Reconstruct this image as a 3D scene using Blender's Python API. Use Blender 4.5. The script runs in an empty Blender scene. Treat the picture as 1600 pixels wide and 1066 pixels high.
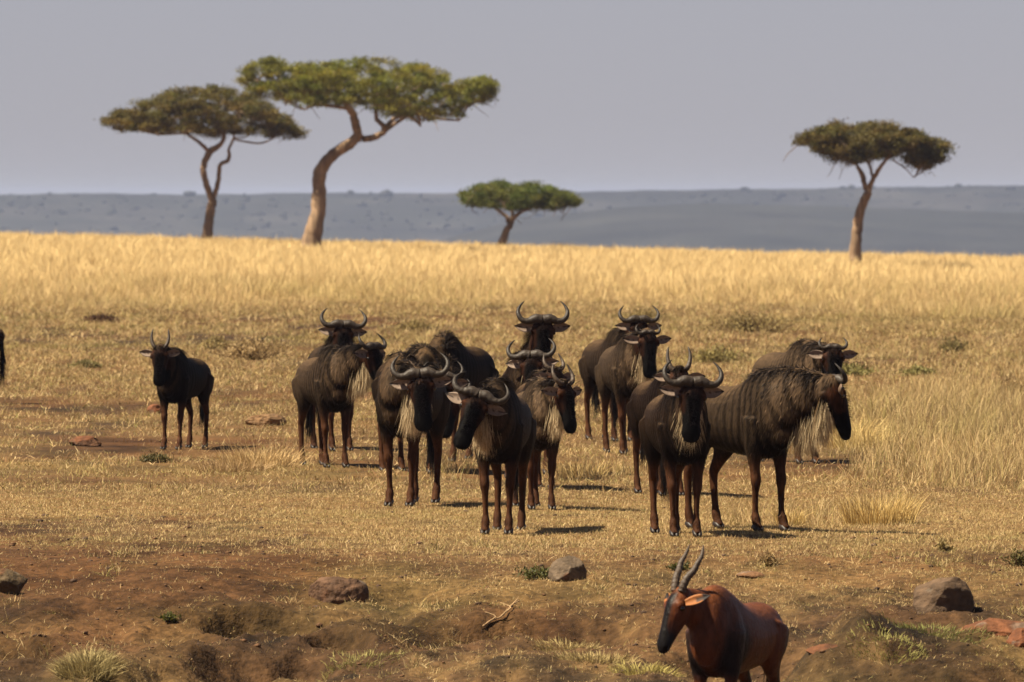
import bpy, math, random
import numpy as np
from mathutils import Vector, Matrix, Quaternion

rng = np.random.default_rng(11)
random.seed(11)
C = bpy.context.scene.collection
PI = math.pi

# ------------------------------------------------------------------ camera
FPX, HY, CAMZ = 17800.0, 310.0, 2.8      # focal length in photo pixels, eye level row, eye height
cam_d = bpy.data.cameras.new('camera')
cam_d.sensor_width = 36.0
cam_d.lens = FPX / 1600 * 36
cam_d.clip_start = 1.0
cam_d.clip_end = 60000.0
cam_d.dof.use_dof = True
cam_d.dof.focus_distance = 100.0
cam_d.dof.aperture_fstop = 11.0
cam = bpy.data.objects.new('camera', cam_d)
C.objects.link(cam)
cam.location = (0, 0, CAMZ)
cam.rotation_euler = (PI / 2 - math.atan((533 - HY) / FPX), 0, 0)
bpy.context.scene.camera = cam

# ------------------------------------------------------------------ noise
def _hash(ix, iy, seed):
    h = (ix * 374761393 + iy * 668265263 + seed * 974711) & 0xffffffff
    h = ((h ^ (h >> 13)) * 1274126177) & 0xffffffff
    h = h ^ (h >> 16)
    return (h & 0xffff) / 65535.0
def vnoise(x, y, seed=0):
    x = np.asarray(x, float); y = np.asarray(y, float)
    xi = np.floor(x).astype(np.int64); yi = np.floor(y).astype(np.int64)
    fx = x - xi; fy = y - yi
    fx = fx * fx * (3 - 2 * fx); fy = fy * fy * (3 - 2 * fy)
    a = _hash(xi, yi, seed); b = _hash(xi + 1, yi, seed)
    c = _hash(xi, yi + 1, seed); d = _hash(xi + 1, yi + 1, seed)
    return (a * (1 - fx) + b * fx) * (1 - fy) + (c * (1 - fx) + d * fx) * fy
def fbm(x, y, seed=0, octv=4):
    s = 0; a = 1; t = 0
    for k in range(octv):
        s = s + a * (vnoise(x * 2 ** k, y * 2 ** k, seed + k * 17) - .5); t += a; a *= .5
    return s / t * 2           # about -1..1
def sstep(a, b, v):
    t = np.clip((np.asarray(v, float) - a) / (b - a), 0, 1)
    return t * t * (3 - 2 * t)
def n3(p, f, seed=0):
    """cheap 3-D noise out of three 2-D slices"""
    return (fbm(p[:, 0] * f + 3.1, p[:, 1] * f, seed, 3) + fbm(p[:, 1] * f + 7.7, p[:, 2] * f, seed + 5, 3)
            + fbm(p[:, 2] * f + 1.3, p[:, 0] * f, seed + 9, 3)) / 2.0

# ------------------------------------------------------------------ terrain
def u_of(x, Y):            # column of the picture a ground spot falls in
    return 800 + x / Y * FPX
PITS = []                  # (x, Y, rx, ry, depth)
def ground(x, Y):
    x = np.asarray(x, float); Y = np.asarray(Y, float)
    d = np.maximum(90.0 - Y, 0)
    z = -.085 * (d - 3 * (1 - np.exp(-d / 3)))
    z = z - (x * .0150 + (x + 25) * .010) * sstep(180, 520, Y)
    far = np.maximum(Y - 600, 0)
    z = z - 46 * (1 - np.exp(-(far / 700) ** 1.6)) - 0.0006 * np.maximum(Y - 2500, 0)
    near = 1 - sstep(125, 240, Y)
    z = z + near * (.035 * fbm(x * .55, Y * .35, 3) + .016 * fbm(x * 2.3, Y * 1.6, 8))
    z = z + (1 - near) * (1 - sstep(500, 560, Y)) * .22 * fbm(x * .09, Y * .03, 31)
    rough = (1 - sstep(83, 92, Y))
    z = z + rough * (.15 * fbm(x * .8 + 4, Y * .55, 5, 5) - .13 * np.abs(fbm(x * 2.2, Y * 1.2, 15, 4)) * sstep(-.1, .35, fbm(x * .5, Y * .3, 18, 2) + .15) + .05 * fbm(x * 4, Y * 3, 14, 4) + .034 * fbm(x * 10, Y * 8, 12, 4))
    for (px_, py_, rx, ry, dep) in PITS:
        q = ((x - px_) / rx) ** 2 + ((Y - py_) / ry) ** 2
        z = z + dep * np.exp(-q ** 2.6) * (1 + .35 * fbm(x * 3, Y * 2.5, 71, 3))
    return z
def at(px, py):            # ground spot seen at a picture position
    dx, dz = (px - 800) / FPX, -(py - HY) / FPX
    Y = np.arange(74, 640, .05)
    h = CAMZ + dz * Y - ground(dx * Y, Y)
    k = np.where(h < 0)[0]
    Yk = Y[k[0]] if len(k) else 600.0
    return float(dx * Yk), float(Yk)
def S(Y): return FPX / Y
_p = []
for (px, py, rx, ry, dep) in [(430, 968, .48, .5, -.42), (525, 985, .22, .35, -.34), (860, 975, .75, .7, -.34), (700, 985, .5, .8, -.14),
                              (380, 1040, .4, .7, -.25), (470, 1035, .22, .5, -.22), (20, 1010, .35, .6, -.28), (300, 1050, .3, .5, -.16),
                              (150, 1050, .35, .6, .10), (1160, 1040, .6, 1.0, -.20), (1500, 1060, 1.1, 1.2, .22), (1330, 1035, .45, .8, .16), (640, 935, .4, .7, -.08),
                              (1530, 965, .7, .5, .05)]:
    x, Y = at(px, py); _p.append((x, Y, rx, ry, dep))
PITS += _p

# ------------------------------------------------------------------ materials
def new_mat(name):
    m = bpy.data.materials.new(name); m.use_nodes = True
    nt = m.node_tree; nt.nodes.clear()
    out = nt.nodes.new('ShaderNodeOutputMaterial'); b = nt.nodes.new('ShaderNodeBsdfPrincipled')
    nt.links.new(b.outputs[0], out.inputs[0])
    return m, nt, b, out
def attr_mat(name, rough=.8, spec=.3, noise=0, nscale=30, bump=0, bscale=60, transl=0, tint=(1, 1, 1), stretch=(1, 1, 1), sheen=0):
    m, nt, b, out = new_mat(name); N = nt.nodes; L = nt.links
    a = N.new('ShaderNodeAttribute'); a.attribute_name = 'Col'
    tc = N.new('ShaderNodeTexCoord'); mp = N.new('ShaderNodeMapping'); mp.inputs['Scale'].default_value = stretch
    L.new(tc.outputs['Object'], mp.inputs[0])
    col = a.outputs['Color']
    if noise:
        n = N.new('ShaderNodeTexNoise'); n.inputs['Scale'].default_value = nscale; n.inputs['Detail'].default_value = 6
        L.new(mp.outputs[0], n.inputs['Vector'])
        r = N.new('ShaderNodeMapRange'); r.inputs['From Min'].default_value = .3; r.inputs['From Max'].default_value = .7
        r.inputs['To Min'].default_value = 1 - noise; r.inputs['To Max'].default_value = 1 + noise
        L.new(n.outputs['Fac'], r.inputs['Value'])
        mx = N.new('ShaderNodeVectorMath'); mx.operation = 'SCALE'
        L.new(col, mx.inputs[0]); L.new(r.outputs[0], mx.inputs['Scale']); col = mx.outputs[0]
    L.new(col, b.inputs['Base Color'])
    b.inputs['Roughness'].default_value = rough
    b.inputs['Specular IOR Level'].default_value = spec
    if bump:
        n2 = N.new('ShaderNodeTexNoise'); n2.inputs['Scale'].default_value = bscale; n2.inputs['Detail'].default_value = 8
        L.new(mp.outputs[0], n2.inputs['Vector'])
        bp = N.new('ShaderNodeBump'); bp.inputs['Strength'].default_value = bump; bp.inputs['Distance'].default_value = .02
        L.new(n2.outputs['Fac'], bp.inputs['Height']); L.new(bp.outputs[0], b.inputs['Normal'])
    if transl:
        t = N.new('ShaderNodeBsdfTranslucent'); L.new(col, t.inputs['Color'])
        ms = N.new('ShaderNodeMixShader'); ms.inputs[0].default_value = transl
        L.new(b.outputs[0], ms.inputs[1]); L.new(t.outputs[0], ms.inputs[2]); L.new(ms.outputs[0], out.inputs[0])
    return m
M_grass = attr_mat('dry_grass', .75, .2, transl=.2)
M_leaf = attr_mat('leaf', .65, .3, transl=.35)
M_coat = attr_mat('coat', .6, .035, noise=.35, nscale=26, bump=.22, bscale=90, stretch=(1.8, 1.8, .3))
M_topi = attr_mat('sleek_coat', .45, .10, noise=.35, nscale=18, bump=.35, bscale=45, stretch=(1, 1, .45))
M_hair = attr_mat('hair', .55, .05, transl=.04)
M_horn = attr_mat('horn', .55, .3, noise=.25, nscale=40, bump=.3, bscale=50)
M_ear = attr_mat('ear_skin', .65, .25, noise=.2, nscale=60, transl=.1)
M_eye = attr_mat('eye', .08, .6)
M_hoof = attr_mat('hoof', .5, .35, noise=.3, nscale=80)
M_bark = attr_mat('bark', .9, .15, noise=.45, nscale=1.8, bump=.9, bscale=5, stretch=(3, 3, .5))
M_rock = attr_mat('rock', .85, .25, noise=.4, nscale=14, bump=1.0, bscale=26)
M_hill = attr_mat('hill_scrub', .95, .1, noise=.45, nscale=.012)
# soil: colour attribute plus grit
M_soil = attr_mat('soil', .93, .12, noise=.5, nscale=13, bump=1.0, bscale=30)

# ------------------------------------------------------------------ mesh helpers
def link(name, me, mat, parent=None):
    o = bpy.data.objects.new(name, me); C.objects.link(o)
    if mat: me.materials.append(mat)
    if parent: o.parent = parent
    return o
def np_mesh(name, V, faces, col=None, smooth=True):
    """faces: list of int arrays (n,k) of equal or mixed k"""
    me = bpy.data.meshes.new(name)
    V = np.asarray(V, np.float32)
    me.vertices.add(len(V)); me.vertices.foreach_set('co', V.ravel())
    idx = np.concatenate([f.ravel() for f in faces]).astype(np.int32)
    tot = np.concatenate([np.full(len(f), f.shape[1]) for f in faces]).astype(np.int32)
    st = np.concatenate([[0], np.cumsum(tot)[:-1]]).astype(np.int32)
    me.loops.add(len(idx)); me.loops.foreach_set('vertex_index', idx)
    me.polygons.add(len(tot)); me.polygons.foreach_set('loop_start', st)
    me.update(calc_edges=True)
    if smooth: me.polygons.foreach_set('use_smooth', np.ones(len(tot), bool))
    if col is not None: setcol(me, col)
    return me
def setcol(me, col):
    col = np.asarray(col, np.float32)
    if col.ndim == 1: col = np.tile(col, (len(me.vertices), 1))
    c4 = np.ones((len(me.vertices), 4), np.float32); c4[:, :3] = np.clip(col, 0, 1)
    a = me.attributes.new('Col', 'FLOAT_COLOR', 'POINT'); a.data.foreach_set('color', c4.ravel())
class MB:
    def __init__(s): s.v = []; s.f4 = []; s.f3 = []; s.c = []; s.n = 0
    def add(s, V, f4=None, f3=None, col=None):
        V = np.asarray(V, float)
        if f4 is not None and len(f4): s.f4.append(np.asarray(f4) + s.n)
        if f3 is not None and len(f3): s.f3.append(np.asarray(f3) + s.n)
        s.v.append(V)
        if col is not None:
            col = np.asarray(col, float); s.c.append(np.tile(col, (len(V), 1)) if col.ndim == 1 else col)
        s.n += len(V)
    def mesh(s, name, smooth=True):
        fs = []
        if s.f4: fs.append(np.concatenate(s.f4))
        if s.f3: fs.append(np.concatenate(s.f3))
        return np_mesh(name, np.concatenate(s.v), fs, np.concatenate(s.c) if s.c else None, smooth)
def catmull(P, n):
    P = np.asarray(P, float); k = len(P)
    out = []
    t = np.linspace(0, k - 1, n)
    for q in t:
        i = min(int(q), k - 2); f = q - i
        p0 = P[max(i - 1, 0)]; p1 = P[i]; p2 = P[i + 1]; p3 = P[min(i + 2, k - 1)]
        out.append(.5 * ((2 * p1) + (-p0 + p2) * f + (2 * p0 - 5 * p1 + 4 * p2 - p3) * f * f + (-p0 + 3 * p1 - 3 * p2 + p3) * f ** 3))
    return np.array(out)
def tube(mb, P, R, up=(0, 0, 1), seg=14, col=None, close=True):
    """P (n,3) centres; R (n,) or (n,2) = half width sideways, half height along 'up'"""
    P = np.asarray(P, float); R = np.asarray(R, float)
    if R.ndim == 1: R = np.stack([R, R], 1)
    n = len(P); T = np.gradient(P, axis=0); T /= np.linalg.norm(T, axis=1)[:, None] + 1e-9
    up = np.asarray(up, float)
    V = []
    a = np.arange(seg) / seg * 2 * PI
    for i in range(n):
        side = np.cross(up, T[i]); ln = np.linalg.norm(side)
        side = side / ln if ln > 1e-4 else np.array([0, 1., 0])
        u = np.cross(T[i], side)
        V.append(P[i] + np.cos(a)[:, None] * side * R[i, 0] + np.sin(a)[:, None] * u * R[i, 1])
    V = np.concatenate(V)
    i, j = np.meshgrid(np.arange(n - 1), np.arange(seg), indexing='ij')
    i = i.ravel(); j = j.ravel(); j2 = (j + 1) % seg
    f4 = np.stack([i * seg + j, i * seg + j2, (i + 1) * seg + j2, (i + 1) * seg + j], 1)
    f3 = []
    if close:
        V = np.concatenate([V, [P[0] - T[0] * R[0].min() * .5], [P[-1] + T[-1] * R[-1].min() * .5]])
        b = n * seg
        js = np.arange(seg)
        f3 = np.concatenate([np.stack([(js + 1) % seg, js, np.full(seg, b)], 1),
                             np.stack([(n - 1) * seg + js, (n - 1) * seg + (js + 1) % seg, np.full(seg, b + 1)], 1)])
    c = None
    if col is not None:
        col = np.asarray(col, float)
        if col.ndim == 1: c = col
        else:
            c = np.repeat(col, seg, axis=0)
            if close: c = np.concatenate([c, col[:1], col[-1:]])
    mb.add(V, f4, f3, c)
def ellipsoid(mb, c, r, col=None, seg=14, rings=9):
    th = np.linspace(0.12, PI - .12, rings)
    P = np.array([[c[0], c[1], c[2] + r[2] * math.cos(t)] for t in th])
    V = []
    a = np.arange(seg) / seg * 2 * PI
    for t in th:
        V.append(np.stack([c[0] + r[0] * math.sin(t) * np.cos(a), c[1] + r[1] * math.sin(t) * np.sin(a), np.full(seg, c[2] + r[2] * math.cos(t))], 1))
    V = np.concatenate(V + [np.array([[c[0], c[1], c[2] + r[2]], [c[0], c[1], c[2] - r[2]]])])
    i, j = np.meshgrid(np.arange(rings - 1), np.arange(seg), indexing='ij'); i = i.ravel(); j = j.ravel(); j2 = (j + 1) % seg
    f4 = np.stack([i * seg + j, (i + 1) * seg + j, (i + 1) * seg + j2, i * seg + j2], 1)
    js = np.arange(seg); b = rings * seg
    f3 = np.concatenate([np.stack([js, (js + 1) % seg, np.full(seg, b)], 1), np.stack([(rings - 1) * seg + (js + 1) % seg, (rings - 1) * seg + js, np.full(seg, b + 1)], 1)])
    mb.add(V, f4, f3, col)
def blades(base, direction, length, width, bend, col, tipcol=None, az=None, side=None):
    """ribbons: base(n,3), unit growth direction(n,3), bend(n,3) added at tip -> V, f4, f3, col"""
    n = len(base)
    if az is None: az = rng.uniform(0, 2 * PI, n)
    if side is None: side = np.stack([np.cos(az), np.sin(az), np.zeros(n)], 1)
    side -= (side * direction).sum(1)[:, None] * direction
    side /= np.linalg.norm(side, axis=1)[:, None] + 1e-9
    L = np.asarray(length)[:, None]; W = np.asarray(width)[:, None] * .5
    mid = base + direction * L * .55 + bend * L * .28
    tip = base + direction * L * .95 + bend * L
    V = np.stack([base - side * W, base + side * W, mid + side * W * .75, mid - side * W * .75, tip], 1).reshape(-1, 3)
    k = np.arange(n)[:, None] * 5
    f4 = k + np.array([0, 1, 2, 3]); f3 = k + np.array([3, 2, 4])
    if tipcol is None: tipcol = col
    m = (col + tipcol) / 2
    Cc = np.stack([col, col, m, m, tipcol], 1).reshape(-1, 3)
    return V, f4, f3, Cc
def tag(o, label=None, cat=None, group=None, kind=None):
    if label: o['label'] = label
    if cat: o['category'] = cat
    if group: o['group'] = group
    if kind: o['kind'] = kind
    return o
def empty(name, loc, rz=0, sc=1):
    o = bpy.data.objects.new(name, None); C.objects.link(o)
    o.location = loc; o.rotation_euler = (0, 0, rz); o.scale = (sc, sc, sc); o.empty_display_size = .1
    return o

# ------------------------------------------------------------------ ground cover maps
def lushness(x, Y):
    """0 bare soil .. 1 closed grass"""
    u = u_of(x, Y)
    n = fbm(x * .7, Y * .16, 41, 4); n2 = fbm(x * 3.0, Y * 1.0, 77, 4)
    v = HY + (CAMZ - ground(x, Y)) * S(Y)
    f = .82 + 0 * x
    f = f - .62 * sstep(795, 815, v + 12 * n) * (1 - sstep(350, 620, u - 60 * n))            # reddish band on the left
    f = f - .58 * sstep(838, 880, v + 20 * n) - .16 * sstep(905, 950, v + 15 * n)
    f = f - .25 * (1 - sstep(690, 720, np.abs(v - 700) + 690)) * 0
    f = f + .42 * sstep(.25, .6, n2 + .3 * n) * sstep(900, 950, v)                               # grass islands in the bare part
    f = f + .25 * np.exp(-((v - 920) / 30) ** 2) * sstep(900, 1200, u)
    f = f - .55 * np.exp(-((v - 690) / 22) ** 2 - ((u - 170) / 200) ** 2)                         # bare patches by the young one
    f = f - .30 * np.exp(-((v - 640) / 25) ** 2 - ((u - 120) / 160) ** 2)
    f = f - .30 * np.exp(-((v - 505) / 22) ** 2) * sstep(-.2, .4, n)
    f = f + .38 * n2 * sstep(560, 800, v) + .18 * n
    mid_ = sstep(455, 490, v) * (1 - sstep(760, 800, v)); f = f - mid_ * (.42 * sstep(.0, .45, fbm(x * .35, Y * .05, 411, 4)) + .22)
    f = f + mid_ * .5 * fbm(x * 1.6, Y * .35, 415, 3)
    return np.clip(f, 0, 1)
def tallness(x, Y):
    """height of the standing grass in metres"""
    u = u_of(x, Y); n = fbm(x * .25, Y * .07, 51, 4); n2 = fbm(x * 1.1, Y * .4, 61, 3)
    n4 = fbm(x * .12, Y * .02, 57, 3)
    h = .06 + 0 * x
    h = h + .62 * sstep(272, 330, Y + 30 * n + 15 * n4) * (.85 + .35 * n2)                        # golden plain
    h = h + .10 * sstep(118, 150, Y) * sstep(-.15, .5, n2 + .5 * n)                                # rough tufts between
    r = sstep(1215, 1420, u + 90 * n) * sstep(107, 113, Y + 3 * n2) * (1 - .85 * sstep(150, 182, Y + 8 * n))
    h = h + .33 * r * (.75 + .5 * n2)
    q = np.exp(-((u - 400) / 75) ** 2) * np.exp(-((Y - 121) / 6) ** 2)
    h = h + .17 * q + .26 * np.exp(-((u - 915) / 80) ** 2 - ((Y - 114.5) / 3) ** 2) + .20 * np.exp(-((u - 700) / 70) ** 2 - ((Y - 117) / 5) ** 2) + .20 * sstep(96.0, 96.8, Y) * (1 - sstep(99.5, 103, Y)) * sstep(1090, 1130, u) * (1 - sstep(1400, 1440, u)) + .20 * np.exp(-((u - 1385) / 40) ** 2 - ((Y - 98.5) / 1.8) ** 2)
    return np.clip(h, .035, .9)

# ------------------------------------------------------------------ ground sheet
rows = list(np.arange(74, 93, .05)) + list(np.arange(93, 128, .12))
Y = 128.0; step = .3
while Y < 14000: rows.append(Y); step *= 1.013; Y += step
rows = [50, 60, 66, 70, 72, 73] + rows
rows = np.array(rows)
t = np.linspace(-1, 1, 321)
core = .062
cols = np.concatenate([-np.geomspace(1.2, core * 1.02, 14), t * core, np.geomspace(core * 1.02, 1.2, 14)])
YY, TT = np.meshgrid(rows, cols, indexing='ij'); XX = TT * YY
ZZ = ground(XX, YY)
V = np.stack([XX, YY, ZZ], -1).reshape(-1, 3)
nr, nc = XX.shape
i, j = np.meshgrid(np.arange(nr - 1), np.arange(nc - 1), indexing='ij'); i = i.ravel(); j = j.ravel()
f4 = np.stack([i * nc + j, i * nc + j + 1, (i + 1) * nc + j + 1, (i + 1) * nc + j], 1)
X_, Y_ = V[:, 0], V[:, 1]
lu = lushness(X_, Y_)[:, None]
cn = fbm(X_ * 1.7, Y_ * 1.1, 91, 4)[:, None]; cn2 = fbm(X_ * .35, Y_ * .2, 95, 3)[:, None]
soil = np.array([.054, .0265, .0112]) * np.clip(1 + 1.1 * cn, .25, 1.9) + np.array([.03, .008, -.001]) * cn2
thatch = np.array([.175, .105, .042]) * (1 + .2 * cn)
col = soil * (1 - lu * .8) + thatch * lu * .8
olive = np.array([.20, .16, .05]); k = sstep(.1, .6, fbm(X_ * .5, Y_ * .22, 23, 3))[:, None] * .15
col = col * (1 - k) + olive * k
farm = sstep(700, 1500, Y_)[:, None]; col = col * (1 - farm) + np.array([.10, .10, .045]) * farm
g = link('ground', np_mesh('ground', V, [f4], col), M_soil)
tag(g, kind='structure')

# ------------------------------------------------------------------ grass
def scatter(n, Y0, Y1, half=.054, power=1.0):
    """spots spread evenly over the wedge between two distances"""
    q = rng.uniform(0, 1, n)
    Yv = (Y0 ** (1 + power) + q * (Y1 ** (1 + power) - Y0 ** (1 + power))) ** (1 / (1 + power))
    return rng.uniform(-half, half, n) * Yv, Yv
PAL = np.array([[.58, .41, .18], [.48, .33, .135], [.38, .24, .095], [.68, .52, .25], [.34, .27, .075], [.24, .22, .06], [.30, .16, .07]])
def grasscol(n, x, Y, green=0, gold=0):
    w = np.array([.26, .24, .16, .12, .12, .06, .04])
    idx = rng.choice(7, n, p=w)
    c = PAL[idx] * np.array([1, 1, 1.12]) * rng.uniform(.8, 1.15, n)[:, None]
    m = fbm(x * .22, Y * .12, 201, 3)
    gm = np.clip(sstep(.1, .6, m) * .28 + green * .6, 0, 1)[:, None]
    c = c * (1 - gm) + np.array([.27, .25, .065]) * gm * rng.uniform(.7, 1.2, n)[:, None]
    if np.ndim(gold) or gold:
        gg = np.clip(gold, 0, 1); gg = gg[:, None] if np.ndim(gg) else gg
        c = c * (1 - gg) + np.array([.70, .52, .25]) * gg * rng.uniform(.8, 1.12, n)[:, None]
    return c
def grow(name, x, Y, h, w, leanmax, col, droop=.35, tips=None):
    n = len(x); az = rng.uniform(0, 2 * PI, n); ln = rng.uniform(0, 1, n) ** .8 * leanmax
    d = np.stack([np.sin(ln) * np.cos(az), np.sin(ln) * np.sin(az), np.cos(ln)], 1)
    az2 = az + rng.normal(0, .6, n)
    bend = np.stack([np.cos(az2), np.sin(az2), -rng.uniform(0, .5, n)], 1) * (rng.uniform(0, droop, n)[:, None])
    base = np.stack([x, Y, ground(x, Y) - .01], 1)
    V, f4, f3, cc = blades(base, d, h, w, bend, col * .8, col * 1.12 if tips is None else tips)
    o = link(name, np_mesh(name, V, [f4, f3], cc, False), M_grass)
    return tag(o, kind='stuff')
# clumped spots: tuft centres, then blades around them
def clumped(n, per, Y0, Y1, r, keep):
    m = n // per
    cx, cY = scatter(int(m), Y0, Y1)
    k = rng.uniform(0, 1, len(cx)) < keep(cx, cY)
    cx, cY = cx[k], cY[k]
    s = rng.uniform(.5, 1.6, len(cx)); shade = rng.uniform(0, 1, len(cx))
    x = np.repeat(cx, per); Yv = np.repeat(cY, per); s = np.repeat(s, per); shade = np.repeat(shade, per)
    a = rng.uniform(0, 2 * PI, len(x)); rr = r * s * np.sqrt(rng.uniform(0, 1, len(x)))
    return x + rr * np.cos(a), Yv + rr * np.sin(a), s, shade

# short dry turf
x1, Y1_, s1, sh1 = clumped(900000, 12, 78, 112, .055, lambda x, Y: np.clip(lushness(x, Y) * 1.0 + .10, 0, 1))
h = (.016 + .030 * rng.uniform(0, 1, len(x1)) * s1) * (1 + 1.2 * (tallness(x1, Y1_) - .06))
n = len(x1); c = grasscol(n, x1, Y1_, green=.25 * (sh1 > .75))
v_ = HY + (CAMZ - ground(x1, Y1_)) * S(Y1_)
c = c * (.55 + .65 * (sh1 * 9.1 % 1))[:, None]
grow('short_grass', x1, Y1_, h, rng.uniform(.0025, .0055, n), 1.4, c)
# taller clumps on the eroded bank
xb, Yb, sb, shb = clumped(60000, 26, 79, 93, .07, lambda x, Y: sstep(.15, .5, fbm(x * 1.3, Y * .9, 611, 3)) * .8)
n = len(xb); cb_ = grasscol(n, xb, Yb, green=.5 * (shb > .6)) * (.5 + .55 * rng.uniform(0, 1, n))[:, None]
grow('bank_grass', xb, Yb, (.03 + .06 * rng.uniform(0, 1, n)) * sb, rng.uniform(.004, .007, n), 1.2, cb_)
# litter of straw lying on the bare soil
x2, Y2 = scatter(230000, 78, 102)
k = rng.uniform(0, 1, len(x2)) < .12 + .6 * lushness(x2, Y2)
x2, Y2 = x2[k], Y2[k]
n = len(x2); o = grow('straw_litter', x2, Y2, rng.uniform(.012, .06, n), rng.uniform(.002, .0045, n), 1.57, grasscol(n, x2, Y2, gold=.5), droop=.2)
o['label'] = 'broken straw littering the bare reddish soil'
# middle distance turf
x3, Y3, s3, sh3 = clumped(900000, 14, 108, 330, .16, lambda x, Y: np.clip(lushness(x, Y) * 1.2 + .05, 0, 1))
n = len(x3); t3 = tallness(x3, Y3)
h = (.03 + .07 * rng.uniform(0, 1, n) * s3) * (1 + .5 * sstep(150, 260, Y3)) + .25 * (t3 - .06) * rng.uniform(.3, 1, n)
c = grasscol(n, x3, Y3, green=.35 * (sh3 > .72)); c = np.where((sh3 < .10)[:, None], c * np.array([.55, .42, .35]), c)
c = c * (.50 + .72 * (sh3 * 7.3 % 1))[:, None]
grow('rough_grass', x3, Y3, h, rng.uniform(.004, .009, n) * (Y3 / 130) ** .9, 1.1, c)
# standing stalks on the right and between the animals
x4, Y4, s4, sh4 = clumped(640000, 14, 95.5, 330, .12, lambda x, Y: sstep(.10, .34, tallness(x, Y)))
n = len(x4); t4 = tallness(x4, Y4)
c = grasscol(n, x4, Y4, green=.25 * (sh4 > .7), gold=.45 * (sh4 < .5))
c = c * (.65 + .55 * sh4 + .2 * sstep(230, 300, Y4))[:, None]
grow('stalk_grass', x4, Y4, t4 * rng.uniform(.45, 1.25, n) * (.7 + .3 * s4), rng.uniform(.003, .0065, n) * (Y4 / 130) ** .8, .40, c, droop=.55)
# golden plain
x5, Y5, s5, sh5 = clumped(900000, 12, 285, 625, .35, lambda x, Y: sstep(.2, .45, tallness(x, Y)))
n = len(x5); t5 = tallness(x5, Y5); b5 = fbm(x5 * .10, Y5 * .018, 300, 4)
c = grasscol(n, x5, Y5, green=.10 * sstep(.1, .5, b5) + .25 * (sh5 > .9) * (1 - sstep(320, 400, Y5)), gold=.45 + .5 * sstep(290, 380, Y5))
c = c * 1.22
c = c * (.72 + .42 * sh5)[:, None]
grow('tall_golden_grass', x5, Y5, t5 * rng.uniform(.55, 1.15, n) * (.75 + .25 * s5), rng.uniform(.013, .030, n) * (Y5 / 400), .30, c, droop=.3)

# ------------------------------------------------------------------ hair helper
def strands(name, base, direction, length, width, col, parent, grav=.5, spread=.1):
    n = len(base)
    d = direction + rng.normal(0, spread, (n, 3)); d /= np.linalg.norm(d, axis=1)[:, None]
    bend = np.tile([0, 0, -grav], (n, 1)) + rng.normal(0, .06, (n, 3))
    V, f4, f3, cc = blades(base, d, length, width, bend, col, col)
    return link(name, np_mesh(name, V, [f4, f3], cc, True), M_hair, parent)

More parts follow.
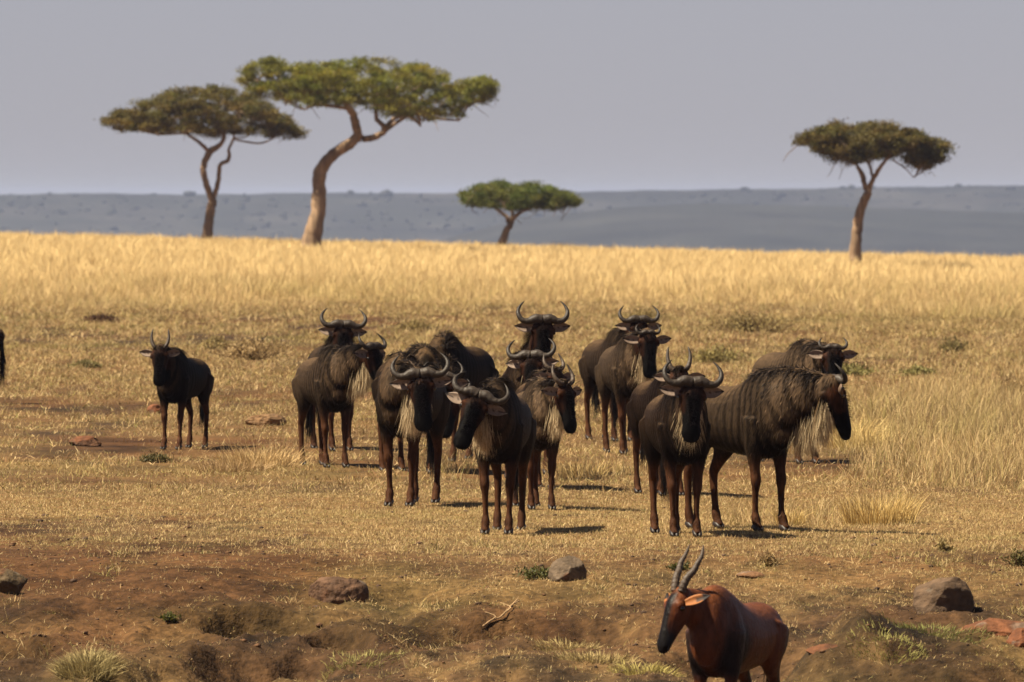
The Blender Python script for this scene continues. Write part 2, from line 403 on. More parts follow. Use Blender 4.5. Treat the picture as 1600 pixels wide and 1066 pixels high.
# ------------------------------------------------------------------ antelope builder
def interp(tab, n):
    return catmull(np.array(tab, float), n)
def antelope(kind, feet, yaw, sc=1.0, poll=None, hyaw=None, hpitch=66, hroll=0, fwd=.93, side=None, horns='adult', hornscale=1.0, coat=None,
             pale=0.0, beard=1.0, label='', steps=None, groupname=None, zfeet=None, Yfix=None, tailout=True, name=None, belly=1.0, earang=0.0, neckfat=1.0):
    """feet: picture spot of the middle of the front hooves; yaw 0 faces the viewer, +90 faces the picture's right"""
    if Yfix is None: X0, Y0 = at(*feet)
    else: Y0 = Yfix; X0 = (feet[0] - 800) / FPX * Y0
    s = S(Y0); th = math.radians(yaw)
    d = np.array([math.sin(th), -math.cos(th)]); l = np.array([math.cos(th), math.sin(th)])
    topi = kind == 'topi'
    # head place in body coordinates
    zg = float(ground(X0, Y0)) if zfeet is None else zfeet
    if poll is None: P = np.array([fwd, 0, 1.2])
    else:
        dx = (poll[0] - 800) / FPX * Y0 - X0
        dxl = dx / sc
        fw = fwd - .47
        if abs(math.cos(th)) > .5 and side is None:
            sd = (dxl - fw * math.sin(th)) / math.cos(th)
            sd = max(-.5, min(.5, sd))
            fw = (dxl - sd * math.cos(th)) / math.sin(th) if abs(math.sin(th)) > .35 else fw
        else:
            sd = side or 0.0
            fw = (dxl - sd * math.cos(th)) / math.sin(th)
        ypoll = Y0 - (fw * math.cos(th)) * sc + sd * math.sin(th) * sc
        P = np.array([.47 + fw, sd, (CAMZ - (poll[1] - HY) / FPX * ypoll - zg) / sc])
    if hyaw is None: hyaw = yaw
    rel = math.radians(hyaw - yaw)         # turn of the head seen from above, + = to the animal's left
    pt = math.radians(hpitch)
    hx = np.array([math.cos(rel) * math.cos(pt), math.sin(rel) * math.cos(pt), -math.sin(pt)])      # down the face
    hz = np.array([math.cos(rel) * math.sin(pt), math.sin(rel) * math.sin(pt), math.cos(pt)])       # out of the forehead
    q = Quaternion(Vector(hz), math.radians(hroll)); hx = np.array(q @ Vector(hx))
    hy = np.cross(hz, hx)
    H = np.stack([hx, hy, hz], 1)
    def hw(p): return np.asarray(p, float) @ H.T + P
    root = empty(name or ('topi' if topi else 'wildebeest'), (X0 - d[0] * .47 * sc, Y0 - d[1] * .47 * sc, zg), math.atan2(d[1], d[0]), sc)
    mb = MB()
    # trunk of the body: x, top, bottom, half width
    if topi:
        T = [(-.70, 1.00, .86, .06), (-.66, 1.06, .74, .14), (-.52, 1.10, .68, .19), (-.32, 1.10, .63, .205), (-.10, 1.10, .60, .21), (.14, 1.14, .58, .21),
             (.34, 1.22, .57, .19), (.50, 1.26, .59, .17), (.63, 1.19, .64, .14), (.72, 1.08, .73, .10), (.77, .98, .84, .06)]
    else:
        T = [(-.70, 1.03, .90, .06), (-.66, 1.09, .78, .14), (-.52, 1.15, .70, .195), (-.32, 1.17, .665, .205), (-.08, 1.17, .635, .215), (.16, 1.21, .605, .21),
             (.34, 1.28, .585, .20), (.49, 1.32, .60, .185), (.62, 1.27, .65, .16), (.73, 1.16, .73, .125), (.80, 1.03, .84, .07)]
    T = interp(T, 30)
    zc = (T[:, 1] + T[:, 2]) / 2; hh = (T[:, 1] - T[:, 2]) / 2
    wid = T[:, 3].copy(); 
    if belly != 1.0: wid = wid * belly
    tube(mb, np.stack([T[:, 0], 0 * zc, zc], 1), np.stack([wid, hh], 1), seg=26)
    # neck
    nk = 12; t = np.linspace(0, 1, nk)[:, None]
    A = np.array([.42, 0, 1.0 if not topi else .98]); B = hw([.035, 0, -.055])
    dist = np.linalg.norm(B - A)
    ta = np.array([.75, .0, .35]) * dist * .9; tb = (-hz * .25 + (B - A) / dist * .9 + np.array([0, 0, .25])) * dist * .8
    NP = (2 * t ** 3 - 3 * t ** 2 + 1) * A + (t ** 3 - 2 * t ** 2 + t) * ta + (-2 * t ** 3 + 3 * t ** 2) * B + (t ** 3 - t ** 2) * tb
    r0, r1 = ((.155, .26), (.072, .105)) if not topi else ((.13, .235), (.068, .10))
    tt = t[:, 0] ** .95
    NR = np.stack([r0[0] * (1 - tt) + r1[0] * tt, r0[1] * (1 - tt) + r1[1] * tt], 1) * (1 + (neckfat - 1) * np.sin(t * PI))
    tube(mb, NP, NR, up=(0, 0, 1) if abs(hx[2]) < 2 else (0, 0, 1), seg=18)
    # shoulders, haunches, brisket
    for sy in (1, -1):
        ellipsoid(mb, (.43, sy * .105, .88), (.16, .10, .25)); ellipsoid(mb, (-.47, sy * .09, .88 if not topi else .84), (.19, .11, .23 if not topi else .21))
    ellipsoid(mb, (.66, 0, .84), (.13, .11, .17))
    # head
    hd = [(-.05, -.045, .055, .055), (.02, -.05, .095, .078), (.10, -.055, .110, .098), (.19, -.060, .098, .096), (.28, -.058, .076, .082), (.36, -.056, .072, .066),
          (.43, -.058, .079, .054), (.485, -.066, .074, .042), (.52, -.072, .050, .026)]
    if not topi: hd = [(a * .93, b, c_, e) for a, b, c_, e in hd]
    if topi: hd = [(a * .88, b, c_ * .80, e * 1.0) for a, b, c_, e in hd]
    hd = interp(hd, 22)
    tube(mb, hw(np.stack([hd[:, 0], 0 * hd[:, 0], hd[:, 1]], 1)), hd[:, 2:4], up=hz, seg=20)
    jw = interp([(.06, -.125, .058, .05), (.16, -.13, .048, .040), (.27, -.115, .036, .028), (.37, -.098, .036, .020)], 10)
    tube(mb, hw(np.stack([jw[:, 0], 0 * jw[:, 0], jw[:, 1]], 1)), jw[:, 2:4], up=hz, seg=12)
    for sy in (1, -1):
        ellipsoid(mb, hw([.105, sy * (.088 if not topi else .066), -.012]), (.034, .034, .036))       # brow
    # legs
    st = steps or (0, 0, 0, 0)
    hoofs = []
    for idx, (fr, sy) in enumerate(((1, 1), (1, -1), (0, 1), (0, -1))):
        o = st[idx]
        if fr:
            J = [(.44, .125, .92, .085, .12), (.44, .13, .76, .068, .095), (.43, .128, .64, .05, .062), (.445 + o * .3, .118, .50, .034, .038), (.46 + o * .45, .112, .415, .036, .039),
                 (.455 + o * .6, .108, .33, .0235, .027), (.455 + o * .85, .104, .17, .021, .024), (.465 + o * .95, .103, .115, .031, .034), (.49 + o, .103, .055, .028, .032), (.505 + o, .103, .02, .036, .045)]
        else:
            J = [(-.54, .12, .92, .10, .17), (-.50, .135, .78, .082, .145), (-.50, .13, .68, .062, .105), (-.575 + o * .3, .12, .57, .038, .058), (-.655 + o * .5, .112, .475, .030, .044),
                 (-.665 + o * .6, .11, .40, .027, .034), (-.645 + o * .8, .108, .20, .022, .026), (-.635 + o * .92, .107, .125, .031, .034), (-.61 + o, .107, .06, .028, .032), (-.595 + o, .107, .02, .036, .045)]
        J = np.array(J); J[:, 1] *= sy * .95; J[:, 3:] *= 1.22
        if not fr: J[:, 0] += .06
        Ji = interp(J, 26)
        tube(mb, Ji[:, :3], Ji[:, 3:5], up=(1, 0, 0), seg=12)
        hoofs.append((Ji[-1, 0], Ji[-1, 1]))
    raw = mb.mesh('raw')
    tmp = bpy.data.objects.new('raw', raw); C.objects.link(tmp)
    m1 = tmp.modifiers.new('r', 'REMESH'); m1.mode = 'VOXEL'; m1.voxel_size = .0125; m1.use_smooth_shade = True
    m2 = tmp.modifiers.new('s', 'SMOOTH'); m2.factor = .5; m2.iterations = 5 if not topi else 16
    dg = bpy.context.evaluated_depsgraph_get()
    me = bpy.data.meshes.new_from_object(tmp.evaluated_get(dg))
    bpy.data.objects.remove(tmp); bpy.data.meshes.remove(raw)
    nv = len(me.vertices); co = np.empty(nv * 3, np.float32); me.vertices.foreach_get('co', co); co = co.reshape(-1, 3).astype(float)
    no = np.empty(nv * 3, np.float32); me.vertices.foreach_get('normal', no); no = no.reshape(-1, 3).astype(float)
    # region masks
    hl = (co - P) @ H                                            # head coordinates
    inhead = (hl[:, 0] > -.03) & (np.abs(hl[:, 1]) < .13) & (hl[:, 2] > -.185) & (hl[:, 2] < .08) & (hl[:, 0] < .58)
    mhead = inhead * sstep(-.02, .05, hl[:, 0] - .25 * np.maximum(-.10 - hl[:, 2], 0) * 3)
    dn = np.linalg.norm(co[:, None, :] - NP[None], axis=2); tn = dn.argmin(1) / (nk - 1.0)
    neck = sstep(.55, .75, co[:, 0]) * (1 - mhead) * (co[:, 2] > .72) + 0
    neck = np.clip(neck, 0, 1)
    leg = (1 - sstep(.50, .66, co[:, 2])) * (1 - mhead) * (np.abs(co[:, 1]) > .03)
    leg = np.where((co[:, 0] > .62) & (co[:, 2] > .4), 0, leg)
    seed = int(abs(X0 * 97 + Y0 * 13)) % 1000
    nz = n3(co, 3.0, seed); nf = n3(co, 14.0, seed + 3)
    ang = np.arctan2(co[:, 2] - .9, np.abs(co[:, 1]) + .05)
    if not topi:
        cb = np.array(coat or [.060, .036, .022]) * .13; dk = np.array([.003, .002, .0016])
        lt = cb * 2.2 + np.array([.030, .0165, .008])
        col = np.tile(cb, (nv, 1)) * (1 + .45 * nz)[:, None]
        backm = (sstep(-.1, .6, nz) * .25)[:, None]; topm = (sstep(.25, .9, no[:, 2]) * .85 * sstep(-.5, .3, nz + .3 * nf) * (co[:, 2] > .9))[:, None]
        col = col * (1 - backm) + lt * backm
        col = col * (1 - topm) + np.array([.085, .052, .027]) * (1 + 6 * (cb.mean() - .004)) * topm  # up-facing coat paler: pale back hair plus a sunlit rim put into colour
        # brindled vertical bars of darker hair on neck, shoulder and front flank
        fl = np.sin(co[:, 0] * 76 + 5.0 * fbm(co[:, 0] * 3, co[:, 2] * 2.2, seed, 3) + np.sign(co[:, 1]) * 1.3)
        fn = np.sin(tn * 0 + (co @ np.array([.55, 0, .25])) * 80 + 2.6 * nz)
        bar = np.where(co[:, 0] > .62, fn, fl)
        bar = sstep(-.1, .65, bar * .9 + .75 * n3(co * np.array([1, 1, .3]), 9.0, seed + 8)) * sstep(-.35, .25, co[:, 0]) * (1 - leg) * (1 - mhead)
        bar = bar * (.6 + .4 * sstep(-.35, .35, n3(co, 2.1, seed + 31)))
        tone = (pale + .35) * neck[:, None]
        col = col * (1 - tone) + np.array([.075, .046, .026]) * tone
        if pale > 0: col = col * (1 - pale * .6) + np.array([.13, .088, .054]) * pale * .5
        col = col * (1 - .9 * bar[:, None]) + dk * .9 * bar[:, None]
        lc = np.array([.048, .020, .0095]) * (1 + .4 * nf)[:, None]
        col = col * (1 - leg[:, None]) + lc * leg[:, None]
        under_shade = sstep(.0, .75, -no[:, 2]) * (1 - leg) * (1 - mhead)
        col = col * (1 - .85 * under_shade[:, None]) + dk * .85 * under_shade[:, None]  # shade of the undersides painted in: down-facing coat darkened
        face = np.array([.0030, .0024, .0022])
        sidef = sstep(.045, .085, np.abs(hl[:, 1])) * (hl[:, 0] < .26) * .6
        brow = np.exp(-((hl[:, 0] - .06) / .05) ** 2) * .5
        fc = face + np.array([.035, .012, .005]) * (sidef + brow * .8)[:, None] * (.6 + .6 * np.clip(nf + .4, 0, 1))[:, None]
        col = col * (1 - mhead[:, None]) + fc * mhead[:, None]
        disp = .004 * (bar - .3) * -1 + .007 * nz + .001 * nf
    else:
        col = np.tile([.090, .027, .0105], (nv, 1)) * (1 + .25 * nz)[:, None]
        sh = np.exp(-((co[:, 0] - .44) / .20) ** 2 - ((co[:, 2] - .78) / .22) ** 2) * .95        # slate patches on shoulder and thigh
        sh = np.maximum(sh, np.exp(-((co[:, 0] + .60) / .14) ** 2 - ((co[:, 2] - .70) / .22) ** 2))
        sh = np.maximum(sh, .9 * (1 - sstep(.38, .62, co[:, 2])) * sstep(.30, .42, co[:, 2]))
        sh = sstep(.12, .55, sh + .15 * nz)[:, None]
        col = col * (1 - sh) + np.array([.010, .007, .007]) * sh
        up_lit = (sstep(.1, .9, no[:, 2]) * .6)[:, None] * np.clip(1 + nz, 0, 1.4)[:, None]
        col = col * (1 - up_lit) + np.array([.17, .058, .020]) * up_lit  # sunlit highlight painted in: up-facing coat lighter orange
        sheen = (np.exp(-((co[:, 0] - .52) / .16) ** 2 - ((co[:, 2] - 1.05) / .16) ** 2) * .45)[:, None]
        col = col * (1 - sheen) + np.array([.085, .040, .028]) * sheen  # shoulder sheen mixed into the coat colour
        fr = mhead * sstep(-.06, -.02, hl[:, 2]) * (1 - sstep(.02, .05, np.abs(hl[:, 1]))) + mhead * sstep(.24, .34, hl[:, 0])
        fr = np.clip(fr, 0, 1)[:, None]
        col = col * (1 - fr) + np.array([.006, .0045, .0045]) * fr
        disp = .006 * nz
    # nostril hollows
    for sy in (1, -1):
        q2 = np.exp(-(((hl[:, 0] - .445) / .018) ** 2 + ((hl[:, 1] - sy * .048) / .014) ** 2 + ((hl[:, 2] + .045) / .03) ** 2))
        disp = disp - .022 * q2
    disp = disp * (1 - .8 * leg) * (1 - .65 * mhead * (hl[:, 0] < .46))
    co2 = co + no * disp[:, None]
    co2[:, 2] = np.maximum(co2[:, 2], .004)
    me.vertices.foreach_set('co', co2.astype(np.float32).ravel()); me.update()
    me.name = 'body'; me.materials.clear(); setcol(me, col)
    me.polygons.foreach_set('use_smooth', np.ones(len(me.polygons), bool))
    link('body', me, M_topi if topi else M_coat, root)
    # hooves: two toes each
    for (hx_, hy_) in hoofs:
        b = MB()
        for ty in (-.02, .02):
            pr = np.array([(hx_ - .035, hy_ + ty, .045), (hx_ + .0, hy_ + ty, .03), (hx_ + .035, hy_ + ty * .9, .018), (hx_ + .055, hy_ + ty * .7, .010)])
            tube(b, pr, np.array([(.019, .022), (.021, .030), (.018, .018), (.010, .008)]), seg=8, col=(.018, .012, .010))
        link('hoof', b.mesh('hoof'), M_hoof, root)
    # eyes
    for sy in (1, -1):
        b = MB(); ellipsoid(b, hw([.122, sy * (.106 if not topi else .078), -.028]), (.020, .020, .021), col=(.006, .004, .003))
        link('eye', b.mesh('eye'), M_eye, root)
    # horns: (outward, up over the head, forward)
    if topi:
        hp = [(.035, .0, .0), (.045, .05, .012), (.06, .11, .015), (.078, .17, .0), (.088, .23, .0), (.088, .28, -.01), (.08, .33, -.01), (.074, .375, .0)]
        hr = [.030, .030, .027, .024, .020, .016, .011, .003]
    elif horns == 'adult':
        hp = [(.015, .0, .012), (.08, .008, .025), (.15, -.018, .028), (.215, -.012, .032), (.258, .035, .03), (.268, .10, .015), (.240, .165, .0), (.195, .215, -.01)]
        hr = [.056, .052, .038, .030, .0255, .020, .0125, .003]
    elif horns == 'young':
        hp = [(.04, .0, .01), (.085, .01, .012), (.12, .045, .01), (.137, .10, .0), (.13, .16, -.01), (.112, .21, -.01), (.10, .235, -.012)]
        hr = [.030, .027, .024, .021, .016, .010, .003]
    else:
        hp = [(.05, .0, .0), (.075, .03, .0), (.092, .08, 0), (.098, .13, 0), (.092, .18, 0), (.084, .215, -.005)]
        hr = [.024, .022, .019, .015, .010, .003]
    hc = {'adult': (.034, .024, .017), 'young': (.085, .06, .042), 'calf': (.06, .042, .03)}[horns]
    for sy in (1, -1):
        hornscale_ = hornscale * (.88 if horns == 'adult' and not topi else 1)
        pts = np.array(hp) * hornscale_
        nseg = 40
        pp = catmull(pts, nseg); rr = catmull(np.array(hr)[:, None] * hornscale_ ** .8, nseg)[:, 0]
        if topi: rr = rr * (1 + .10 * np.sin(np.linspace(0, 1, nseg) * 2 * PI * 13) * (np.linspace(1, 0, nseg) > .25)); hcol = np.tile((.062, .042, .029), (nseg, 1))
        else:
            rr = rr * (1 + .03 * np.sin(np.linspace(0, 1, nseg) * 60) * (np.linspace(0, 1, nseg) < .5)); hcol = np.tile(hc, (nseg, 1)) * np.linspace(1.1, .45, nseg)[:, None]
        local = np.stack([-pp[:, 1], sy * pp[:, 0], pp[:, 2] - .005], 1)
        b = MB(); tube(b, hw(local), rr, up=hz, seg=12, col=hcol)
        link('horn', b.mesh('horn'), M_horn, root)
    # ears
    for sy in (1, -1):
        L_ = .195 if not topi else .19; W_ = .046 if not topi else .036
        nu, nvv = 12, 7
        ax = np.array([-.20 + earang, sy * 1.0, -.20]); ax /= np.linalg.norm(ax)
        if topi: ax = np.array([-.55, sy * .75, -.35]); ax /= np.linalg.norm(ax)
        openv = np.array([.25, sy * -.05, .95]); openv -= openv @ ax * ax; openv /= np.linalg.norm(openv)
        wv = np.cross(ax, openv)
        base = np.array([.078, sy * .088, -.035])
        V = []; cc = []
        for surf in (0, 1):
            for a in range(nu):
                f = a / (nu - 1.0); w = W_ * (math.sin(PI * min(1, f * .80 + .16)) ** .8) * (1 - f ** 6) + .002
                for e in range(nvv):
                    g_ = e / (nvv - 1.0) * 2 - 1
                    p = base + ax * L_ * f + wv * w * g_ + openv * (abs(g_) ** 2 * w * .5 - .006 * surf - .01 * math.sin(PI * f)) + np.array([0, 0, 0.01]) * 0
                    V.append(p)
                    inner = np.array([.19, .135, .10]) if abs(g_) > .30 or .45 < f < .6 or f < .3 else np.array([.03, .018, .013])
                    outer = np.array([.14, .09, .06]) if not topi else np.array([.42, .17, .04])
                    cc.append(inner if surf == 0 else outer)
                    if topi: cc[-1] = np.array([.30, .11, .03]) if abs(g_) > .5 or f < .4 else np.array([.05, .025, .015])
                    if f > .90 or (topi and f > .65): cc[-1] = np.array([.015, .01, .009])
        V = hw(np.array(V)); F = []
        for surf in (0, 1):
            o_ = surf * nu * nvv
            for a in range(nu - 1):
                for e in range(nvv - 1):
                    q4 = [o_ + a * nvv + e, o_ + a * nvv + e + 1, o_ + (a + 1) * nvv + e + 1, o_ + (a + 1) * nvv + e]
                    F.append(q4 if surf == 0 else q4[::-1])
        o_ = nu * nvv
        for a in range(nu - 1):
            F.append([a * nvv, (a + 1) * nvv, o_ + (a + 1) * nvv, o_ + a * nvv]); e = nvv - 1
            F.append([(a + 1) * nvv + e, a * nvv + e, o_ + a * nvv + e, o_ + (a + 1) * nvv + e])
        link('ear', np_mesh('ear', V, [np.array(F)], np.array(cc)), M_ear, root)
    # tail
    tx, tz = (-.69, 1.02)
    b = MB(); sw = rng.uniform(-.05, .05)
    tp = catmull(np.array([(tx + .05, 0, tz), (tx - .02, sw * .3, tz - .12), (tx - .035, sw * .6, tz - .32), (tx - .02, sw, tz - .48)]), 14)
    tube(b, tp, np.linspace(.026, .010, 14), up=(1, 0, 0), seg=8, col=(.02, .013, .010) if not topi else (.12, .04, .015))
    m_ = 420 if not topi else 90
    f = rng.uniform(.35, 1, m_); ip = tp[(f * 13).astype(int)] + rng.normal(0, .008, (m_, 3))
    dd = np.stack([rng.normal(-.05, .10, m_), rng.normal(0, .10, m_), -np.ones(m_)], 1); dd /= np.linalg.norm(dd, axis=1)[:, None]
    Vb, f4b, f3b, ccb = blades(ip, dd, rng.uniform(.15, .42 if not topi else .22, m_), np.full(m_, .006), np.tile([0, 0, -.05], (m_, 1)), np.tile([.012, .009, .008], (m_, 1)) * rng.uniform(.6, 1.6, m_)[:, None])
    b.add(Vb, f4b, f3b, ccb)
    link('tail', b.mesh('tail'), M_hair, root)
    # short coat hair over the body, so that outlines are soft
    npoly = len(me.polygons); cen = np.empty(npoly * 3, np.float32); me.polygons.foreach_get('center', cen); cen = cen.reshape(-1, 3).astype(float)
    pn = np.empty(npoly * 3, np.float32); me.polygons.foreach_get('normal', pn); pn = pn.reshape(-1, 3).astype(float)
    ls = np.empty(npoly, np.int32); me.polygons.foreach_get('loop_start', ls); vi = np.empty(len(me.loops), np.int32); me.loops.foreach_get('vertex_index', vi)
    pc = col[vi[ls]]; ph = mhead[vi[ls]]; pl = leg[vi[ls]]
    nh = 15000 if not topi else 12000
    pick = rng.integers(0, npoly, nh)
    pick = pick[(rng.uniform(0, 1, nh) < np.where(pl[pick] > .5, .15, 1.0) * np.where(ph[pick] > .5, .35, 1.0))]
    bp = cen[pick] + rng.normal(0, .005, (len(pick), 3)); bn = pn[pick]
    flow = np.tile([-.55, 0, -.85], (len(pick), 1)); flow -= (flow * bn).sum(1)[:, None] * bn
    flow /= np.linalg.norm(flow, axis=1)[:, None] + 1e-6
    dd = flow + bn * rng.uniform(.04, .16, len(pick))[:, None]; dd /= np.linalg.norm(dd, axis=1)[:, None]
    front = sstep(.2, .6, bp[:, 0])
    ll = rng.uniform(.012, .024, len(pick)) * (1 + (1.3 if not topi else .5) * front)
    ccol = pc[pick] * (rng.uniform(.4, 1.5, len(pick)) * np.where(rng.uniform(0, 1, len(pick)) < .10, 2.2, 1) if not topi else rng.uniform(.6, 1.3, len(pick)))[:, None]
    Vb, f4b, f3b, ccb = blades(bp - bn * .002, dd, ll, np.full(len(pick), .006 if not topi else .004), np.tile([0, 0, -.10], (len(pick), 1)), ccol, side=np.cross(flow, bn))
    link('fur', np_mesh('fur', Vb, [f4b, f3b], ccb), M_hair, root)
    if not topi:
        # mane from poll to withers
        m_ = 1900; f = rng.uniform(0, 1, m_); w = f * (nk - 1); i0 = np.minimum(w.astype(int), nk - 2); fr = (w - i0)[:, None]
        cp = NP[i0] * (1 - fr) + NP[i0 + 1] * fr; rz = (NR[i0, 1:2] * (1 - fr) + NR[i0 + 1, 1:2] * fr)
        tg = NP[i0 + 1] - NP[i0]; tg /= np.linalg.norm(tg, axis=1)[:, None]
        upn = np.array([0, 0, 1.]) - tg[:, 2:3] * tg; upn /= np.linalg.norm(upn, axis=1)[:, None]
        lat = np.cross(tg, upn); sg = rng.normal(0, 1, m_)[:, None]
        base = cp + upn * rz * .93 + lat * sg * .014
        base[:, 2] = np.where(base[:, 0] < .72, np.maximum(base[:, 2], np.interp(base[:, 0], T[:, 0], T[:, 1]) - .015), base[:, 2])
        dd = upn * .35 + lat * sg * .8 + tg * -.35 + rng.normal(0, .12, (m_, 3)); dd /= np.linalg.norm(dd, axis=1)[:, None]
        mc = np.where(rng.uniform(0, 1, m_)[:, None] < .12, np.array([.10, .07, .05]), np.array([.011, .008, .007])) * rng.uniform(.6, 1.5, m_)[:, None]
        Vb, f4b, f3b, ccb = blades(base, dd, rng.uniform(.08, .22, m_), np.full(m_, .005), np.tile([0, 0, -.75], (m_, 1)), mc)
        link('mane', np_mesh('mane', Vb, [f4b, f3b], ccb), M_hair, root)
        # beard hanging under throat and neck
        if beard > 0:
            m_ = int(3600 * beard)
            f = rng.uniform(.32, 1, m_) ** .75; w = f * (nk - 1); i0 = np.minimum(w.astype(int), nk - 2); fr = (w - i0)[:, None]
            cp = NP[i0] * (1 - fr) + NP[i0 + 1] * fr; rz = (NR[i0, 1:2] * (1 - fr) + NR[i0 + 1, 1:2] * fr)
            tg = NP[i0 + 1] - NP[i0]; tg /= np.linalg.norm(tg, axis=1)[:, None]
            upn = np.array([0, 0, 1.]) - tg[:, 2:3] * tg; upn /= np.linalg.norm(upn, axis=1)[:, None]
            lat = np.cross(tg, upn); sg = rng.normal(0, 1, m_)[:, None]
            base = cp - upn * rz * (.90 - .05 * sg ** 2).clip(.6) + lat * sg * .028
            dd = np.array([[0, 0, -1.]]) + lat * sg * .08 + rng.normal(0, .075, (m_, 3)) + hx * .05 + (tg * np.sin(f * 37)[:, None]) * .13; dd /= np.linalg.norm(dd, axis=1)[:, None]
            bc = np.array([.60, .46, .28]) * rng.uniform(.55, 1.25, m_)[:, None]
            bc = np.where((rng.uniform(0, 1, m_) < .12)[:, None], bc * np.array([.45, .36, .28]), bc)
            ln = (.92 + .12 * np.sin(f * 53 + 1)) * (.10 + .20 * np.sin(np.clip((f - .3) / .7, 0, 1) * PI) ** .6) * rng.uniform(.55, 1.1, m_) * (.7 + .3 * beard)
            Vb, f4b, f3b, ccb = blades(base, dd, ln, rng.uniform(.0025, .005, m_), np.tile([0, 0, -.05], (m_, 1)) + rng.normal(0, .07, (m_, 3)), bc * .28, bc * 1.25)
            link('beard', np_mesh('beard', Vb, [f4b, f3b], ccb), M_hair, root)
        # bristles down the nose and brow tuft
        m_ = 420; fx_ = rng.uniform(-.02, .36, m_); yy = rng.normal(0, .020, m_) * (1 + 1.1 * (fx_ < .08))
        zz = np.interp(fx_, hd[:, 0], hd[:, 1] + hd[:, 3]) - .008
        base = hw(np.stack([fx_, yy, zz], 1)); dd = hz[None] * .8 + (hx * .5)[None] + hy[None] * (yy * 14)[:, None] + rng.normal(0, .15, (m_, 3))
        up_ = (fx_ < .05) & (horns != 'adult')
        dd[up_] -= hx * 1.1
        dd /= np.linalg.norm(dd, axis=1)[:, None]
        ln = rng.uniform(.02, .045, m_) * np.where(up_, 1.6, 1)
        Vb, f4b, f3b, ccb = blades(base, dd, ln, np.full(m_, .005), np.zeros((m_, 3)), np.tile([.009, .006, .006], (m_, 1)) * rng.uniform(.6, 2, m_)[:, None])
        link('forelock', np_mesh('forelock', Vb, [f4b, f3b], ccb), M_hair, root)
    tag(root, label, 'topi' if topi else 'wildebeest', groupname)
    return root
HERD = 'wildebeest herd standing in the grass'
W = lambda **k: antelope('wildebeest', groupname=HERD, **k)
# ------------------------------------------------------------------ the herd
W(feet=(269, 703), yaw=-17, sc=.87, poll=(251, 543), hyaw=-6, hpitch=74, horns='calf', hornscale=1.15, beard=0, fwd=.88, coat=[.045, .026, .017], steps=(.0, .03, 0, .04),
  label='small young wildebeest with short upright horns standing alone left of the herd')
W(feet=(532, 705), yaw=12, sc=1.0, poll=(537, 508), hyaw=6, hpitch=70, hroll=-3, fwd=.80, hornscale=1.03, beard=.3, pale=.2,
  label='wildebeest facing the viewer behind the bearded one at the left end of the herd')
W(feet=(524, 731), yaw=15, sc=.97, poll=(584, 542), hyaw=52, hpitch=68, hroll=0, fwd=1.02, hornscale=.85, beard=.8, pale=.35, steps=(.03, -.03, .05, -.04), neckfat=1.12,
  label='wildebeest with streaked neck and tan beard at the left end, head turned right')
W(feet=(657, 741), yaw=17, sc=1.0, poll=(692, 588), hyaw=-4, hpitch=72, hornscale=.85, beard=.2,
  label='wildebeest whose face shows just right of the pale-bearded one, tail to the left')
W(feet=(625, 792), yaw=-12, sc=1.06, poll=(658, 585), hyaw=-4, hpitch=70, hroll=4, fwd=.95, hornscale=1.0, beard=1.1, pale=.25, steps=(.02, -.03, .06, .0), neckfat=1.1,
  label='wildebeest with bright cream beard and lowered horns, third from left in front')
W(feet=(694, 722), yaw=-20, sc=1.04, poll=(706, 612), hyaw=-25, hpitch=62, hornscale=.8, beard=.2, coat=[.045, .025, .016],
  label='wildebeest with humped dark back and lowered head behind the front middle one')
W(feet=(777, 836), yaw=-6, sc=1.0, poll=(748, 618), hyaw=4, hpitch=62, hroll=-20, fwd=.93, hornscale=.98, beard=.8, pale=.15, steps=(.0, .02, .05, .08),
  label='front middle wildebeest with wide curled horns and tilted lowered head')
W(feet=(838, 742), yaw=6, sc=1.04, poll=(848, 500), hyaw=4, hpitch=75, fwd=.82, hornscale=1.02, beard=.2, coat=[.085, .045, .024],
  label='tallest wildebeest at the middle back, head highest with ears spread wide')
W(feet=(818, 752), yaw=3, sc=.98, poll=(830, 556), hyaw=-10, hpitch=66, hroll=3, fwd=.9, hornscale=1.0, beard=.2, coat=[.095, .050, .026],
  label='brown wildebeest directly below and before the highest head, horns up')
W(feet=(848, 766), yaw=8, sc=.88, poll=(868, 578), hyaw=30, hpitch=66, fwd=.95, horns='young', hornscale=.85, beard=.2, coat=[.075, .040, .022],
  label='young wildebeest with upright horns half hidden behind the greyish one')
W(feet=(846, 797), yaw=9, sc=.90, poll=(883, 600), hyaw=42, hpitch=72, fwd=1.0, horns='young', hornscale=.9, beard=.75, pale=.75, steps=(.02, -.04, .05, 0), neckfat=1.1,
  label='greyish young wildebeest with pale upright horns, right of the front middle one')
W(feet=(972, 690), yaw=16, sc=1.0, poll=(998, 500), hyaw=8, hpitch=70, fwd=.95, hornscale=.95, beard=.2, pale=.15,
  label='wildebeest with its horned head just above another at right of centre back')
W(feet=(988, 711), yaw=10, sc=1.02, poll=(1012, 520), hyaw=14, hpitch=72, fwd=.95, hornscale=.55, beard=.9, pale=.45, steps=(.03, -.05, 0, .04), neckfat=1.12,
  label='wildebeest with streaked neck and white beard at right of centre back')
W(feet=(1048, 775), yaw=13, sc=.92, poll=(1061, 578), hyaw=6, hpitch=68, fwd=.85, horns='calf', hornscale=1.2, beard=0, coat=[.085, .045, .025],
  label='young wildebeest with thin upright horns peering over the front right one')
W(feet=(1070, 839), yaw=8, sc=1.0, poll=(1081, 598), hyaw=9, hpitch=74, hroll=-3, fwd=.92, hornscale=1.0, beard=.75, steps=(.0, .03, -.12, .05), coat=[.06, .034, .02],
  label='front right wildebeest facing the viewer with wide horns and tan throat hair')
